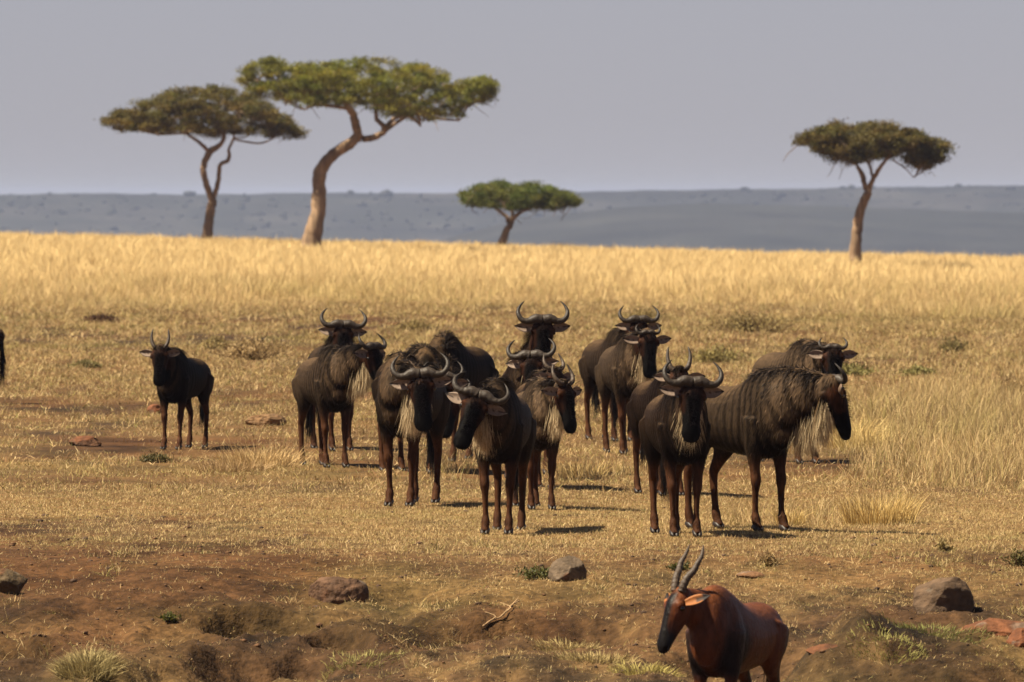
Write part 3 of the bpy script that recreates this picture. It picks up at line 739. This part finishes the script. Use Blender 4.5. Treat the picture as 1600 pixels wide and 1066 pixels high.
W(feet=(1260, 725), yaw=22, sc=1.0, poll=(1300, 543), hyaw=6, hpitch=68, fwd=.98, hornscale=.62, beard=.2, pale=.6, neckfat=1.1,
  label='grey-necked wildebeest behind the striped one at the right end, facing the viewer')
W(feet=(1202, 831), yaw=30, sc=1.03, poll=(1303, 594), hyaw=112, hpitch=70, fwd=1.05, hornscale=.8, beard=1.3, pale=.35, steps=(.05, -.05, .04, -.06), neckfat=1.4,
  label='large striped wildebeest at the right end with long pale beard, face turned away')
W(feet=(-137, 631), yaw=-84, sc=1.02, hpitch=60, horns='adult', beard=.5,
  label='wildebeest mostly cut off by the left edge, only its dark rump showing')
# ------------------------------------------------------------------ the topi
antelope('topi', feet=(1116, 1190), Yfix=76.0, zfeet=float(ground((1132 - 800) / FPX * 76, 76)), yaw=-20, sc=.93, poll=(1058, 924), hyaw=-48, hpitch=62, fwd=.92, side=None, hornscale=1.0,
         label='reddish brown topi antelope with ridged upright horns in the foreground gully')

# ------------------------------------------------------------------ acacias
def acacia(base, trunk, top, bot, depth, limbs, label, Yd, nclump, leafcol, seed, name='acacia_tree', droop=0):
    """base px; trunk = list of stems of (px, py, radius m); top/bot = crown outline in picture px; built at its own distance Yd in metres"""
    r = np.random.default_rng(seed)
    s = S(Yd); X0 = (base[0] - 800) / s; zg = float(ground(X0, Yd))
    def pt(px, py, dy=0): return np.array([(px - base[0]) / s, dy, CAMZ - (py - HY) / s - zg])
    root = empty(name, (X0, Yd, zg))
    mb = MB(); tips = []
    bark = np.array([.23, .155, .098])
    for st in trunk:
        P = np.array([pt(a, b_, d_) for a, b_, R_, d_ in st]); R = np.array([q[2] for q in st]) * 1.25
        n = max(14, len(P) * 7); Pi = catmull(P, n); Ri = catmull(R[:, None], n)[:, 0]
        Pi = Pi + np.stack([.05 * fbm(np.arange(n) * .5, np.zeros(n) + seed, 7), .05 * fbm(np.arange(n) * .5, np.zeros(n) + seed, 9), np.zeros(n)], 1)
        tube(mb, Pi, Ri * (1 + .10 * fbm(np.arange(n) * .9, np.zeros(n), seed)), up=(1, .3, 0), seg=14, col=np.tile(bark, (n, 1)) * np.clip(1 + .35 * fbm(np.arange(n) * .35, np.zeros(n), seed + 4), .5, 1.5)[:, None])
        tips.append((Pi[-1], Ri[-1]))
    top = np.array(top, float); bot = np.array(bot, float)
    xl, xr = top[0, 0], top[-1, 0]; xm = (xl + xr) / 2; hw_ = (xr - xl) / 2
    # clump centres
    cl = []
    nclump = int(nclump * 1.25)
    while len(cl) < nclump:
        a = r.uniform(-1, 1); b = r.uniform(-1, 1)
        if a * a + b * b > 1: continue
        px = xm + a * hw_
        tp = np.interp(px, top[:, 0], top[:, 1]); bt = np.interp(px, bot[:, 0], bot[:, 1])
        edge = 1 - abs(b) ** 2.2 / max(.05, (1 - a * a)) * .0
        q = r.uniform(0, 1) ** 1.1
        th = bt - tp
        f = .06 + .84 * q
        lift = (b * b) * th * .35
        py = tp + lift + f * (th - lift)
        cl.append((px, py, b * depth * math.sqrt(max(.05, 1 - a * a * .6)), f))
    # limbs fork upward from the stem ends towards clump groups
    ends = [pt(a, b_, d_) for a, b_, d_ in limbs]
    lim = []
    for e, er in tips:
        pass
    tgt = [pt(c[0], c[1], c[2]) for c in cl]
    used = r.choice(len(tgt), min(len(tgt), 95), replace=False)
    nodes = [(e, er) for e, er in tips] + [(pt(a, b_, d_), .07) for a, b_, d_ in limbs]
    NP_ = [n_[0] for n_ in nodes]; NRr = [n_[1] for n_ in nodes]
    for e_ in ends:
        i0 = int(np.argmin([np.linalg.norm(e_ - t_[0]) for t_ in tips])); a0, r0 = tips[i0]
        mid = (a0 + e_) / 2 + np.array([0, 0, -.12 * np.linalg.norm(e_ - a0) * .3]) + r.normal(0, .12, 3)
        Pi = catmull(np.array([a0, mid, e_]), 12); tube(mb, Pi, np.linspace(min(r0 * .85, .13), .06, 12), up=(1, .2, 0), seg=8, col=bark * .85)
        for q_ in (4, 8): NP_.append(Pi[q_]); NRr.append(.06)
    order = sorted(used, key=lambda k_: min(np.linalg.norm(tgt[k_] - p_) for p_ in NP_))
    for k_ in order:
        g_ = tgt[k_]
        dd = np.array([np.linalg.norm((g_ - p_) * np.array([1, 1, 1.3])) + (2 if p_[2] > g_[2] + .1 else 0) for p_ in NP_])
        i0 = int(dd.argmin()); a0 = NP_[i0]; L0 = np.linalg.norm(g_ - a0)
        if L0 < .2: continue
        mid = a0 * .5 + g_ * .5 + np.array([0, 0, -.10 * L0]) + r.normal(0, .09 * L0, 3)
        nn = 9; Pi = catmull(np.array([a0, mid, g_]), nn); r0 = min(NRr[i0] * .8, .065)
        tube(mb, Pi, np.linspace(r0, r0 * .35 + .006, nn), up=(1, .2, 0), seg=6, col=bark * .8)
        NP_.append(Pi[5]); NRr.append(r0 * .7); NP_.append(g_); NRr.append(r0 * .5)
    for k_ in r.choice(len(tgt), 26, replace=False):
        g_ = tgt[k_]; e_ = g_ + np.array([r.normal(0, .5), r.normal(0, .5), -r.uniform(.4, .95)]); md_ = (g_ + e_) / 2 + r.normal(0, .1, 3)
        tube(mb, catmull(np.array([g_, md_, e_]), 7), np.linspace(.028, .008, 7), up=(1, .2, 0), seg=5, col=bark * .75)
    link('trunk', mb.mesh('trunk'), M_bark, root)
    # leaves: twig sprays with tiny leaf faces, flattened clumps
    cb = MB()
    for (px, py, dy, f) in cl:
        c0 = pt(px, py, dy)
        k = int(r.uniform(100, 190))
        rad = r.uniform(.22, .56); 
        p = r.normal(0, 1, (k, 3)); p /= np.linalg.norm(p, axis=1)[:, None]
        p = p * (r.uniform(0, 1, k) ** .5 * np.where(r.uniform(0, 1, k) < .12, 1.5, 1))[:, None] * np.array([rad, rad, rad * .50])
        base_ = c0 + p
        az = r.uniform(0, 2 * PI, k); el = r.uniform(-.2, 1.0, k)
        d_ = np.stack([np.cos(az) * np.cos(el), np.sin(az) * np.cos(el), np.sin(el)], 1)
        tone = r.uniform(.72, 1.25) * np.array([r.uniform(.85, 1.2), 1, r.uniform(.8, 1.1)])
        cc = np.array(leafcol) * tone * r.uniform(.7, 1.35, k)[:, None]
        V, f4, f3, c_ = blades(base_, d_, r.uniform(.06, .16, k), r.uniform(.035, .075, k), r.normal(0, .2, (k, 3)), cc, az=r.uniform(0, 2 * PI, k))
        cb.add(V, f4, f3, c_)
    link('crown', cb.mesh('crown', False), M_leaf, root)
    tag(root, label, 'tree', 'flat-topped acacia trees on the plain')
    return root
acacia((484, 402), [[(484, 404, .46, 0), (487, 375, .38, 0), (496, 335, .30, 0), (499, 300, .27, .1), (500, 270, .26, .1), (520, 243, .235, 0), (545, 226, .21, 0), (560, 213, .19, 0)],
                    [(560, 215, .17, 0), (556, 196, .17, -.2), (551, 178, .15, -.3), (540, 160, .12, -.3), (528, 140, .09, -.2)],
                    [(556, 217, .14, 0), (580, 216, .13, .2), (598, 207, .12, .3), (600, 197, .11, .3), (588, 185, .08, .5), (590, 160, .07, .5)],
                    [(598, 207, .09, .3), (622, 190, .07, .2), (640, 183, .06, -.2), (658, 197, .04, -.4)],
                    [(603, 198, .09, .3), (618, 184, .08, .8), (650, 178, .07, .9), (690, 186, .05, .6), (718, 188, .035, .3)],
                    [(552, 172, .08, -.3), (520, 166, .07, -.6), (490, 165, .06, -.8), (478, 172, .03, -.9)]],
       [(376, 118), (392, 98), (420, 88), (450, 92), (480, 96), (497, 82), (520, 92), (560, 88), (580, 82), (610, 92), (650, 90), (690, 104), (712, 122), (745, 118), (768, 124), (779, 132)],
       [(376, 130), (400, 154), (440, 166), (480, 168), (520, 174), (560, 170), (600, 186), (650, 194), (690, 196), (720, 188), (745, 168), (779, 144)], 5.2,
       [(430, 140, -1), (470, 140, 1.5), (500, 130, -2), (560, 130, 2), (620, 140, -1.5), (660, 150, 1), (700, 150, .5), (740, 140, 0), (400, 125, .5), (590, 135, 3), (650, 165, -2.5)],
       'largest acacia with curved pale trunk and broad olive crown leaning right', 556.0, 560, [.155, .15, .018], 3)
acacia((323, 386), [[(322, 388, .24, 0), (326, 345, .20, 0), (333, 312, .18, 0)], [(333, 314, .14, 0), (322, 288, .13, -.1), (318, 262, .13, -.1), (328, 238, .14, 0), (345, 225, .10, .2), (352, 205, .07, .2)],
                    [(333, 314, .11, 0), (340, 285, .10, .2), (344, 258, .085, .3), (357, 250, .085, .2), (358, 232, .06, .1), (366, 215, .05, 0)],
                    [(328, 238, .09, 0), (310, 222, .07, -.2), (290, 208, .05, -.3)], [(366, 218, .04, 0), (405, 224, .04, -.2), (430, 215, .03, -.2)]],
       [(164, 182), (180, 174), (205, 172), (212, 158), (240, 148), (270, 136), (310, 132), (345, 128), (375, 136), (410, 150), (440, 168), (462, 200), (474, 208)],
       [(164, 196), (185, 206), (215, 208), (260, 214), (300, 216), (330, 220), (370, 218), (400, 216), (430, 222), (455, 220), (474, 212)], 4.4,
       [(230, 190, 0), (260, 175, 1), (300, 165, -1.5), (340, 160, 1.5), (380, 165, -1), (420, 185, .5), (440, 205, 0), (190, 190, .2), (320, 175, 2.5)],
       'dark olive acacia with forked slender trunk at far left, behind the largest', 590.0, 470, [.115, .092, .018], 5)
acacia((781, 398), [[(779, 400, .20, 0), (788, 368, .16, 0), (798, 350, .13, 0)], [(797, 352, .10, 0), (790, 338, .08, .2), (775, 326, .05, .2)], [(798, 350, .10, 0), (808, 335, .08, -.2), (830, 325, .05, -.2)],
                    [(798, 350, .08, 0), (800, 335, .06, .4), (802, 322, .05, .5)]],
       [(717, 312), (724, 300), (750, 288), (785, 281), (805, 286), (826, 282), (860, 290), (885, 300), (905, 316)], [(717, 318), (740, 326), (770, 330), (800, 332), (830, 330), (870, 328), (905, 322)], 4.0,
       [(740, 312, 0), (765, 308, 1), (800, 305, -1), (830, 308, 1), (865, 312, 0), (885, 314, 0)],
       'smallest acacia with low flat green crown and short stem, centre of the horizon', 605.0, 260, [.10, .115, .018], 7)
acacia((1338, 412), [[(1336, 414, .24, 0), (1338, 370, .19, 0), (1343, 335, .17, 0), (1356, 300, .14, 0)], [(1356, 302, .10, 0), (1350, 285, .09, .1), (1347, 272, .09, .2), (1338, 258, .05, .2)],
                     [(1356, 302, .10, 0), (1364, 280, .085, 0), (1375, 262, .07, -.1), (1388, 245, .05, -.2)], [(1364, 280, .05, 0), (1360, 262, .05, .3), (1352, 248, .04, .3)], [(1395, 250, .03, 0), (1412, 262, .022, -.2), (1428, 278, .012, -.3)]],
       [(1250, 218), (1262, 208), (1290, 192), (1310, 188), (1330, 196), (1355, 186), (1390, 188), (1420, 198), (1445, 206), (1462, 206), (1482, 225)],
       [(1250, 224), (1280, 244), (1300, 256), (1330, 262), (1360, 254), (1400, 250), (1425, 262), (1445, 270), (1465, 262), (1482, 240)], 3.2,
       [(1285, 225, 0), (1310, 225, 1), (1340, 225, -1), (1370, 225, 1), (1410, 230, -.5), (1440, 240, 0), (1460, 235, .3)],
       'acacia with straight slim orange-lit trunk and ragged crown standing alone at right', 500.0, 350, [.10, .08, .018], 9)

# ------------------------------------------------------------------ rocks
def rock(px, py, w, h, dpt, col, label, seed, sink=.3, tilt=0, sharp=.35):
    X, Yd = at(px, py); r = np.random.default_rng(seed)
    import bmesh
    bm = bmesh.new(); bmesh.ops.create_icosphere(bm, subdivisions=5, radius=1); me = bpy.data.meshes.new('rock'); bm.to_mesh(me); bm.free()
    n = len(me.vertices); co = np.empty(n * 3, np.float32); me.vertices.foreach_get('co', co); co = co.reshape(-1, 3).astype(float)
    for _ in range(9):           # chipped faces
        nrm = r.normal(0, 1, 3); nrm /= np.linalg.norm(nrm); dcut = r.uniform(.62, .88)
        q = co @ nrm; over = np.maximum(q - dcut, 0); co = co - over[:, None] * nrm * .93
    co = co * (1 + sharp * .5 * n3(co, 1.3, seed) + .08 * n3(co, 5, seed + 2))[:, None]
    co *= np.array([w / 1.75, dpt / 2, h / (1 - sink) / 1.42])
    co[:, 2] += h * .5 - sink * h * .5
    co[:, 0] += tilt * co[:, 2]
    me.vertices.foreach_set('co', co.astype(np.float32).ravel()); me.update()
    me.polygons.foreach_set('use_smooth', np.ones(len(me.polygons), bool))
    nn = n3(co / w, 3, seed + 6)[:, None]
    cc = np.array(col) * (1 + .5 * nn); red = sstep(.15, .4, n3(co / w, 2.2, seed + 9))[:, None]
    cc = cc * (1 - red * .6) + np.array([.15, .05, .018]) * red * .6
    lich = sstep(.35, .5, n3(co / w, 4.5, seed + 19))[:, None]; cc = cc * (1 - lich * .5) + np.array([.15, .12, .09]) * lich * .5
    setcol(me, cc)
    o = link('rock' if 'rock' in label or 'stone' in label or 'boulder' in label else 'earth_mound', me, M_rock); gx = np.linspace(-w * .4, w * .4, 7); o.location = (X, Yd, float(min(ground(X + gx, Yd - dpt * .4).min(), ground(X + gx, Yd).min())))
    return tag(o, label, 'rock' if o.name.startswith('rock') else 'mound')
s9 = 205.0
rock(527, 936, 88 / s9, 34 / s9, .34, (.085, .045, .025), 'rounded reddish rock on bare soil left of the shrubby rock', 1)
rock(889, 908, 56 / s9, 33 / s9, .26, (.10, .07, .045), 'small brown rock with a green plant at its left foot', 2, sharp=.2)
rock(1467, 952, 97 / s9, 47 / s9, .36, (.085, .052, .030), 'largest boulder, brown and knobbly, on the grass at right', 4, sharp=.6)
rock(4, 926, 72 / s9, 30 / s9, .32, (.075, .05, .025), 'mossy brown rock cut by the left edge', 5)
rock(1562, 990, 125 / s9, 26 / s9, .5, (.12, .045, .018), 'low reddish stone slab near the right edge', 6, sharp=.15)
rock(1300, 1010, 70 / s9, 14 / s9, .25, (.11, .042, .017), 'flat red stone in the soil right of the topi', 7, sharp=.1)
rock(1172, 902, 42 / s9, 9 / s9, .2, (.15, .075, .035), 'small flat tan stone above the topi', 8, sharp=.1)
rock(1592, 1008, 40 / s9, 22 / s9, .25, (.14, .05, .02), 'dark red stone cut by the right edge below the slab', 11)
rock(132, 697, 46 / 140, 13 / 140, .25, (.085, .040, .02), 'small reddish stone in the grass left of the lone young wildebeest', 9, sharp=.2)
rock(416, 665, 60 / 132, 15 / 132, .4, (.15, .085, .04), 'low earth mound between the lone young one and the herd', 10, sharp=.2)
rock(242, 647, 26 / 128, 13 / 128, .2, (.12, .045, .02), 'dark little termite mound behind the legs of the lone young one', 12, sharp=.3)
rock(490, 1005, 70 / 213, 22 / 213, .3, (.15, .06, .024), 'eroded clod of red earth mound beside the pit at lower left', 13, sharp=.5)

# ------------------------------------------------------------------ shrubs and tufts
def shrub(px, py, w, h, n, col, label, name='shrub', leaf=.03, seed=0, cat='shrub', group=None):
    X, Yd = at(px, py); r = np.random.default_rng(seed + int(px)); z = float(ground(X, Yd)); root = empty(name, (X, Yd, z))
    st = MB(); lf = MB()
    ns = max(8, n // 22)
    for k in range(ns):
        a = r.uniform(0, 2 * PI); rr = r.uniform(0, .5) * w; hh = h * r.uniform(.5, 1.05) * (1 - .6 * (rr / (w * .5)) ** 2)
        tip = np.array([rr * math.cos(a), rr * math.sin(a), hh]); P = catmull(np.array([[tip[0] * .3, tip[1] * .3, -.01], tip * np.array([.7, .7, .5]), tip]), 6)
        tube(st, P, np.linspace(.006, .002, 6) * max(1, w), up=(1, .1, 0), seg=4, col=(.16, .10, .05))
        k2 = 22; f = r.uniform(.3, 1, k2); b = P[(f * 5).astype(int)] + r.normal(0, .10, (k2, 3)) * np.array([w, w, h])
        b[:, 2] = np.maximum(b[:, 2], .0)
        d = r.normal(0, 1, (k2, 3)) + np.array([0, 0, .6]); d /= np.linalg.norm(d, axis=1)[:, None]
        V, f4, f3, c = blades(b, d, r.uniform(.6, 1.3, k2) * leaf, r.uniform(.35, .6, k2) * leaf, r.normal(0, .2, (k2, 3)), np.array(col) * r.uniform(.55, 1.4, k2)[:, None])
        lf.add(V, f4, f3, c)
    link('stem', st.mesh('stem'), M_bark, root); link('leaves', lf.mesh('leaves', False), M_leaf, root)
    return tag(root, label, cat, group)
G1, G2, G3 = (.085, .085, .022), (.25, .185, .07), (.32, .22, .10)
shrub(838, 905, .42, .09, 700, G1, 'small dark green plant left of the brown rock', seed=1)
shrub(265, 972, .16, .05, 260, G1, 'tiny dark green plant on the bare soil at lower left', seed=2)
shrub(1590, 885, .30, .13, 500, (.12, .10, .03), 'olive shrub at the right edge above the slab', seed=3)
shrub(1475, 862, .16, .08, 260, G2, 'small brownish shrublet above the largest boulder', seed=4)
shrub(1200, 885, .16, .12, 260, G3, 'dry twiggy shrublet above the topi back', seed=5)
shrub(1062, 862 + 30, .20, .06, 260, G1, 'low green plant behind the topi horns', seed=6)
mids = [(395, 562, 1.7, .55, G3, 'wide dry straw-coloured bush right of the lone young wildebeest'),
        (335, 548, .8, .34, G2, 'small olive-brown bush just left of the wide dry one'),
        (470, 448, 3.4, .62, G2, 'low scrub in the golden grass above the left animals'),
        (650, 518, 1.1, .35, G2, 'olive scrub above the humped back of the herd'),
        (1010, 500 + 6, 1.6, .5, G2, 'scrub just right of the high horned heads'),
        (1175, 520, 2.4, .6, G2, 'broad olive scrub above the right animals'),
        (1120, 566, 1.3, .4, (.24, .19, .065), 'greenish scrub behind the front right wildebeest'),
        (1490, 552, .7, .36, (.19, .15, .055), 'rounded olive bush at right in the stalks'),
        (1330, 575 + 12, .8, .25, (.22, .19, .065), 'green low bush right of the grey-necked wildebeest'),
        (1434, 588, .6, .22, (.22, .19, .065), 'green low bush farther right in the stalks'),
        (135, 575, .6, .14, (.17, .14, .05), 'faint olive tuft bush left of the lone young wildebeest'),
        (160, 505, 1.0, .3, (.10, .05, .025), 'dark reddish scrub at upper left'),
        (240, 723, .40, .13, (.10, .085, .03), 'dark little shrub under the lone young wildebeest'),
        (1575, 620, .9, .35, G3, 'dry bush near the right edge in the stalks')]
for k, (a, b, w, h, c, lab) in enumerate(mids):
    shrub(a, b, w * .9, h * .75, int(500 + 700 * w), c, lab, leaf=.06 if b < 700 else .03, seed=20 + k, group='low scrub on the grassland')
def tuft(px, py, n, h, rad, col, label, lean=.5, wid=.006, droop=.5, name='grass_tuft'):
    X, Yd = at(px, py); a = rng.uniform(0, 2 * PI, n); rr = rad * np.sqrt(rng.uniform(0, 1, n)); x = X + rr * np.cos(a); y = Yd + rr * np.sin(a)
    az = a + rng.normal(0, .5, n); ln = rng.uniform(0, 1, n) * lean
    d = np.stack([np.sin(ln) * np.cos(az), np.sin(ln) * np.sin(az), np.cos(ln)], 1)
    bend = np.stack([np.cos(az), np.sin(az), -rng.uniform(0, .6, n)], 1) * rng.uniform(0, droop, n)[:, None]
    z0 = float(ground(X, Yd)); base = np.stack([x - X, y - Yd, ground(x, y) - .01 - z0], 1)
    cc = np.array(col) * rng.uniform(.65, 1.25, n)[:, None]
    V, f4, f3, c = blades(base, d, rng.uniform(.4, 1.1, n) * h, np.full(n, wid), bend, cc * .85, cc * 1.1)
    o = link(name, np_mesh(name, V, [f4, f3], c, False), M_grass); o.location = (X, Yd, z0)
    return tag(o, label, 'grass tuft', 'tufts of grass')
ST = (.58, .41, .16)
tuft(1374, 820, 700, .34, .30, ST, 'tall dry tuft at the end of the long shadow by the striped wildebeest', lean=.35)
tuft(1235, 822, 220, .20, .12, ST, 'shaded tuft close behind the front hooves of the striped wildebeest')
tuft(672, 560, 60, .75, .22, (.66, .5, .22), 'thin pale stalks rising behind the pale-bearded wildebeest', lean=.35, wid=.008, droop=.5)
tuft(405, 728, 700, .30, .40, (.52, .36, .17), 'pale straw tussock between the lone young one and the herd', lean=.9)
tuft(360, 738, 500, .20, .35, (.42, .28, .14), 'brownish straw tussock just left of the pale one', lean=1.0)
tuft(136, 1040, 900, .16, .20, (.32, .25, .11), 'pale green tussock on the bank at lower left', lean=1.1)
tuft(930, 1035, 700, .10, .28, (.36, .27, .115), 'dry tussock in the hollow left of the topi', lean=1.3)
tuft(885, 1015, 500, .09, .22, (.36, .27, .115), 'smaller dry tussock behind the one in the hollow', lean=1.3)
tuft(1010, 1050, 600, .10, .25, (.44, .36, .12), 'yellow-green tussock under the topi muzzle', lean=1.2)
tuft(1460, 990, 700, .08, .40, (.20, .20, .06), 'greenish low tuft between boulder and red slab', lean=1.2)
tuft(1385, 1000, 500, .07, .28, (.27, .24, .075), 'yellow-green low tuft right of the flat red stone', lean=1.2)
tuft(560, 1035, 600, .07, .35, (.27, .23, .08), 'yellow-green patch tuft below the reddish rock', lean=1.3)
tuft(1320, 700, 350, .45, .30, ST, 'stalky tuft in the shadow of the grey-necked wildebeest', lean=.6)
tuft(905, 745, 260, .26, .30, (.48, .34, .14), 'tuft in the dark shadow right of the greyish young one', lean=.8)
tuft(1352, 705, 350, .45, .28, (.62, .47, .2), 'bright stalky tuft beside the pale beard at the right end', lean=.6)
# fallen twig
tw = MB(); X, Yd = at(790, 972); z0 = float(ground(X, Yd)); pts = []
for (a, b) in [(755, 985), (768, 978), (782, 972), (792, 962), (800, 950), (812, 946)]:
    x_, y_ = at(a, b); pts.append([x_ - X, y_ - Yd, float(ground(x_, y_)) + .02 - z0])
tube(tw, catmull(np.array(pts), 24), np.linspace(.007, .004, 24) * (1 + .3 * rng.normal(0, 1, 24).clip(-1, 1)), seg=6, col=(.33, .21, .11))
for k in (1, 2, 3, 4):
    p = np.array(pts[k]); tube(tw, catmull(np.array([p, p + [.03, .02, .03], p + [.05 * (-1) ** k, .05, .06]]), 6), np.linspace(.006, .002, 6), seg=5, col=(.42, .28, .15))
o = link('fallen_twig', tw.mesh('twig'), M_bark); o.location = (X, Yd, z0); tag(o, 'pale crooked twig lying across the hollow in the soil', 'twig')
# pebbles: small stones and droppings strewn on the soil (nobody could count them)
pb = MB()
x_, y_ = scatter(6500, 79, 104); kk_ = rng.uniform(0, 1, len(x_)) < 1.15 - lushness(x_, y_); x_, y_ = x_[kk_], y_[kk_]
import bmesh as _b
bm = _b.new(); _b.ops.create_icosphere(bm, subdivisions=1, radius=1); bv = np.array([v.co[:] for v in bm.verts]); bf = np.array([[v.index for v in f.verts] for f in bm.faces]); bm.free()
for k in range(len(x_)):
    r_ = rng.lognormal(-5.0, .5); c_ = np.array([.11, .055, .026]) if rng.uniform() < .6 else np.array([.07, .04, .025])
    pb.add(bv * np.array([1.2, 1, .7]) * r_ * rng.uniform(.75, 1.25, (len(bv), 1)) + [x_[k], y_[k], float(ground(x_[k], y_[k])) + r_ * .2], None, bf, c_)
tag(link('pebbles', pb.mesh('pebbles', False), M_rock), 'small stones and clods strewn over the bare soil', kind='stuff')

# ------------------------------------------------------------------ hills
def hill(name, Yd, prof, seed, back=3500, foot=-62, tex=1.0):
    """escarpment: prof = crest (picture px) -> built as a solid slope at its own distance"""
    prof = np.array(prof, float); s = S(Yd)
    xs = np.linspace(prof[0, 0], prof[-1, 0], 700); n = len(xs)
    xw = (xs - 800) / s
    cz = CAMZ - (np.interp(xs, prof[:, 0], prof[:, 1]) - HY) / s
    cz = cz + .8 * fbm(xw * .010, xw * 0, seed, 5) + .5 * fbm(xw * .06, xw * 0, seed + 3, 3)
    ks = np.linspace(0, 1, 60)
    V = []; cols = []
    for k in ks:
        yy = Yd - (1 - k) * 900 + 120 * fbm(xw * .004, xw * 0 + k * 3, seed + 5, 3) * (1 - k)
        zz = foot + (cz - foot) * (k ** .85) + 1.5 * fbm(xw * .02, xw * 0 + k * 6, seed + 7, 4) * math.sin(PI * k)
        V.append(np.stack([xw * (yy / Yd), yy, zz], 1))
        t_ = fbm(xw * .018, xw * 0 + k * 9, seed + 11, 5)[:, None]; t2 = fbm(xw * .004, xw * 0 + k * 3, seed + 21, 3)[:, None]
        base = np.array([.018, .019, .016]); dry = np.array([.036, .034, .030])
        f = sstep(-.2, .5, t_ * 1.3 + .3 * t2 + .15 * (k - .5)) * .75 * tex
        cols.append(base * (1 - f) + dry * f)
    V.append(np.stack([xw, np.full(n, Yd + back), cz - 30], 1)); cols.append(cols[-1]); V.append(np.stack([xw, np.full(n, Yd + back), np.full(n, foot - 20.)], 1)); cols.append(cols[-1])
    m = len(V); V = np.concatenate(V); i, j = np.meshgrid(np.arange(m - 1), np.arange(n - 1), indexing='ij'); i = i.ravel(); j = j.ravel()
    f4 = np.stack([i * n + j, i * n + j + 1, (i + 1) * n + j + 1, (i + 1) * n + j], 1)
    return tag(link(name, np_mesh(name, V, [f4], np.concatenate(cols)), M_hill), kind='structure'), (xw, cz)
h1, crest = hill('hills', 8600, [(-700, 310), (0, 305), (120, 302), (300, 304), (500, 302), (800, 302), (1000, 298), (1200, 296), (1400, 292), (1600, 289), (2300, 284)], 5)
h2, _ = hill('hills', 7000, [(560, 420), (700, 372), (800, 345), (950, 326), (1100, 318), (1300, 322), (1500, 330), (1700, 335), (2100, 350)], 9, back=900, tex=.35)
# scrub and trees on the far crest
wd = MB(); xw, cz = crest
for k in range(2200):
    i_ = int(rng.uniform(0, 699)); r_ = rng.lognormal(.1, .45); dn_ = rng.uniform(0, 2.5)
    yy = 8600 - dn_ * 350
    pz = -62 + (cz[i_] + 62) * ((1 - dn_ * 350 / 900) ** .85)
    v = bv * np.array([1.5, 1.5, .9]) * r_ * rng.uniform(.7, 1.3, (len(bv), 1)) + [xw[i_] * yy / 8600, yy, pz + r_ * .4]
    wd.add(v, None, bf, np.array([.014, .016, .010]) * rng.uniform(.7, 1.4))
tag(link('hill_scrub', wd.mesh('hill_scrub', False), M_leaf), 'dark scrub dotted along the far ridge', kind='stuff')

# ------------------------------------------------------------------ haze
hz_ = bpy.data.meshes.new('haze')
x0, x1b, y0, y1b, zb, zt = -18500, 18500, -30, 14600, -75, 14.5
vs = [(x, y, z) for z in (zb, zt) for y in (y0, y1b) for x in (x0, x1b)]
hz_.from_pydata(vs, [], [(0, 2, 3, 1), (4, 5, 7, 6), (0, 1, 5, 4), (2, 6, 7, 3), (0, 4, 6, 2), (1, 3, 7, 5)])
mh = bpy.data.materials.new('haze'); mh.use_nodes = True; nt = mh.node_tree; nt.nodes.clear()
o_ = nt.nodes.new('ShaderNodeOutputMaterial'); pv = nt.nodes.new('ShaderNodeVolumePrincipled')
pv.inputs['Color'].default_value = (.54, .64, 1.0, 1); pv.inputs['Density'].default_value = HAZE = 4.8e-5; pv.inputs['Anisotropy'].default_value = .2
nt.links.new(pv.outputs[0], o_.inputs['Volume'])
tag(link('haze', hz_, mh), kind='stuff')

# ------------------------------------------------------------------ light
sund = np.array([-.53, -.16, .83]); sund /= np.linalg.norm(sund)
el = math.asin(sund[2]); az = math.atan2(sund[0], sund[1])
w = bpy.data.worlds.new('World'); bpy.context.scene.world = w; w.use_nodes = True
nt = w.node_tree; bg = nt.nodes['Background']; sky = nt.nodes.new('ShaderNodeTexSky'); sky.sky_type = 'NISHITA'; sky.sun_disc = False
sky.sun_elevation = el; sky.sun_rotation = az % (2 * PI); sky.air_density = 1.0; sky.dust_density = .4; sky.ozone_density = 1.5; sky.altitude = 1500
hs = nt.nodes.new('ShaderNodeHueSaturation'); hs.inputs['Saturation'].default_value = .35
tn = nt.nodes.new('ShaderNodeVectorMath'); tn.operation = 'MULTIPLY'; tn.inputs[1].default_value = (.485, .478, .56)
nt.links.new(sky.outputs[0], hs.inputs['Color']); nt.links.new(hs.outputs[0], tn.inputs[0]); nt.links.new(tn.outputs[0], bg.inputs[0]); bg.inputs[1].default_value = .05
sl = bpy.data.lights.new('sun', 'SUN'); sl.energy = 5.0; sl.angle = math.radians(.5); sl.color = (1, .88, .67)
so = bpy.data.objects.new('sun', sl); C.objects.link(so)
so.rotation_euler = Vector(sund).to_track_quat('Z', 'Y').to_euler()
sc_ = bpy.context.scene
sc_.view_settings.view_transform = 'Standard'; sc_.view_settings.look = 'None'; sc_.view_settings.exposure = 1.25; sc_.view_settings.gamma = 1
sc_.cycles.max_bounces = 5; sc_.cycles.diffuse_bounces = 2; sc_.cycles.volume_bounces = 1; sc_.cycles.transparent_max_bounces = 6
sc_.cycles.use_denoising = True
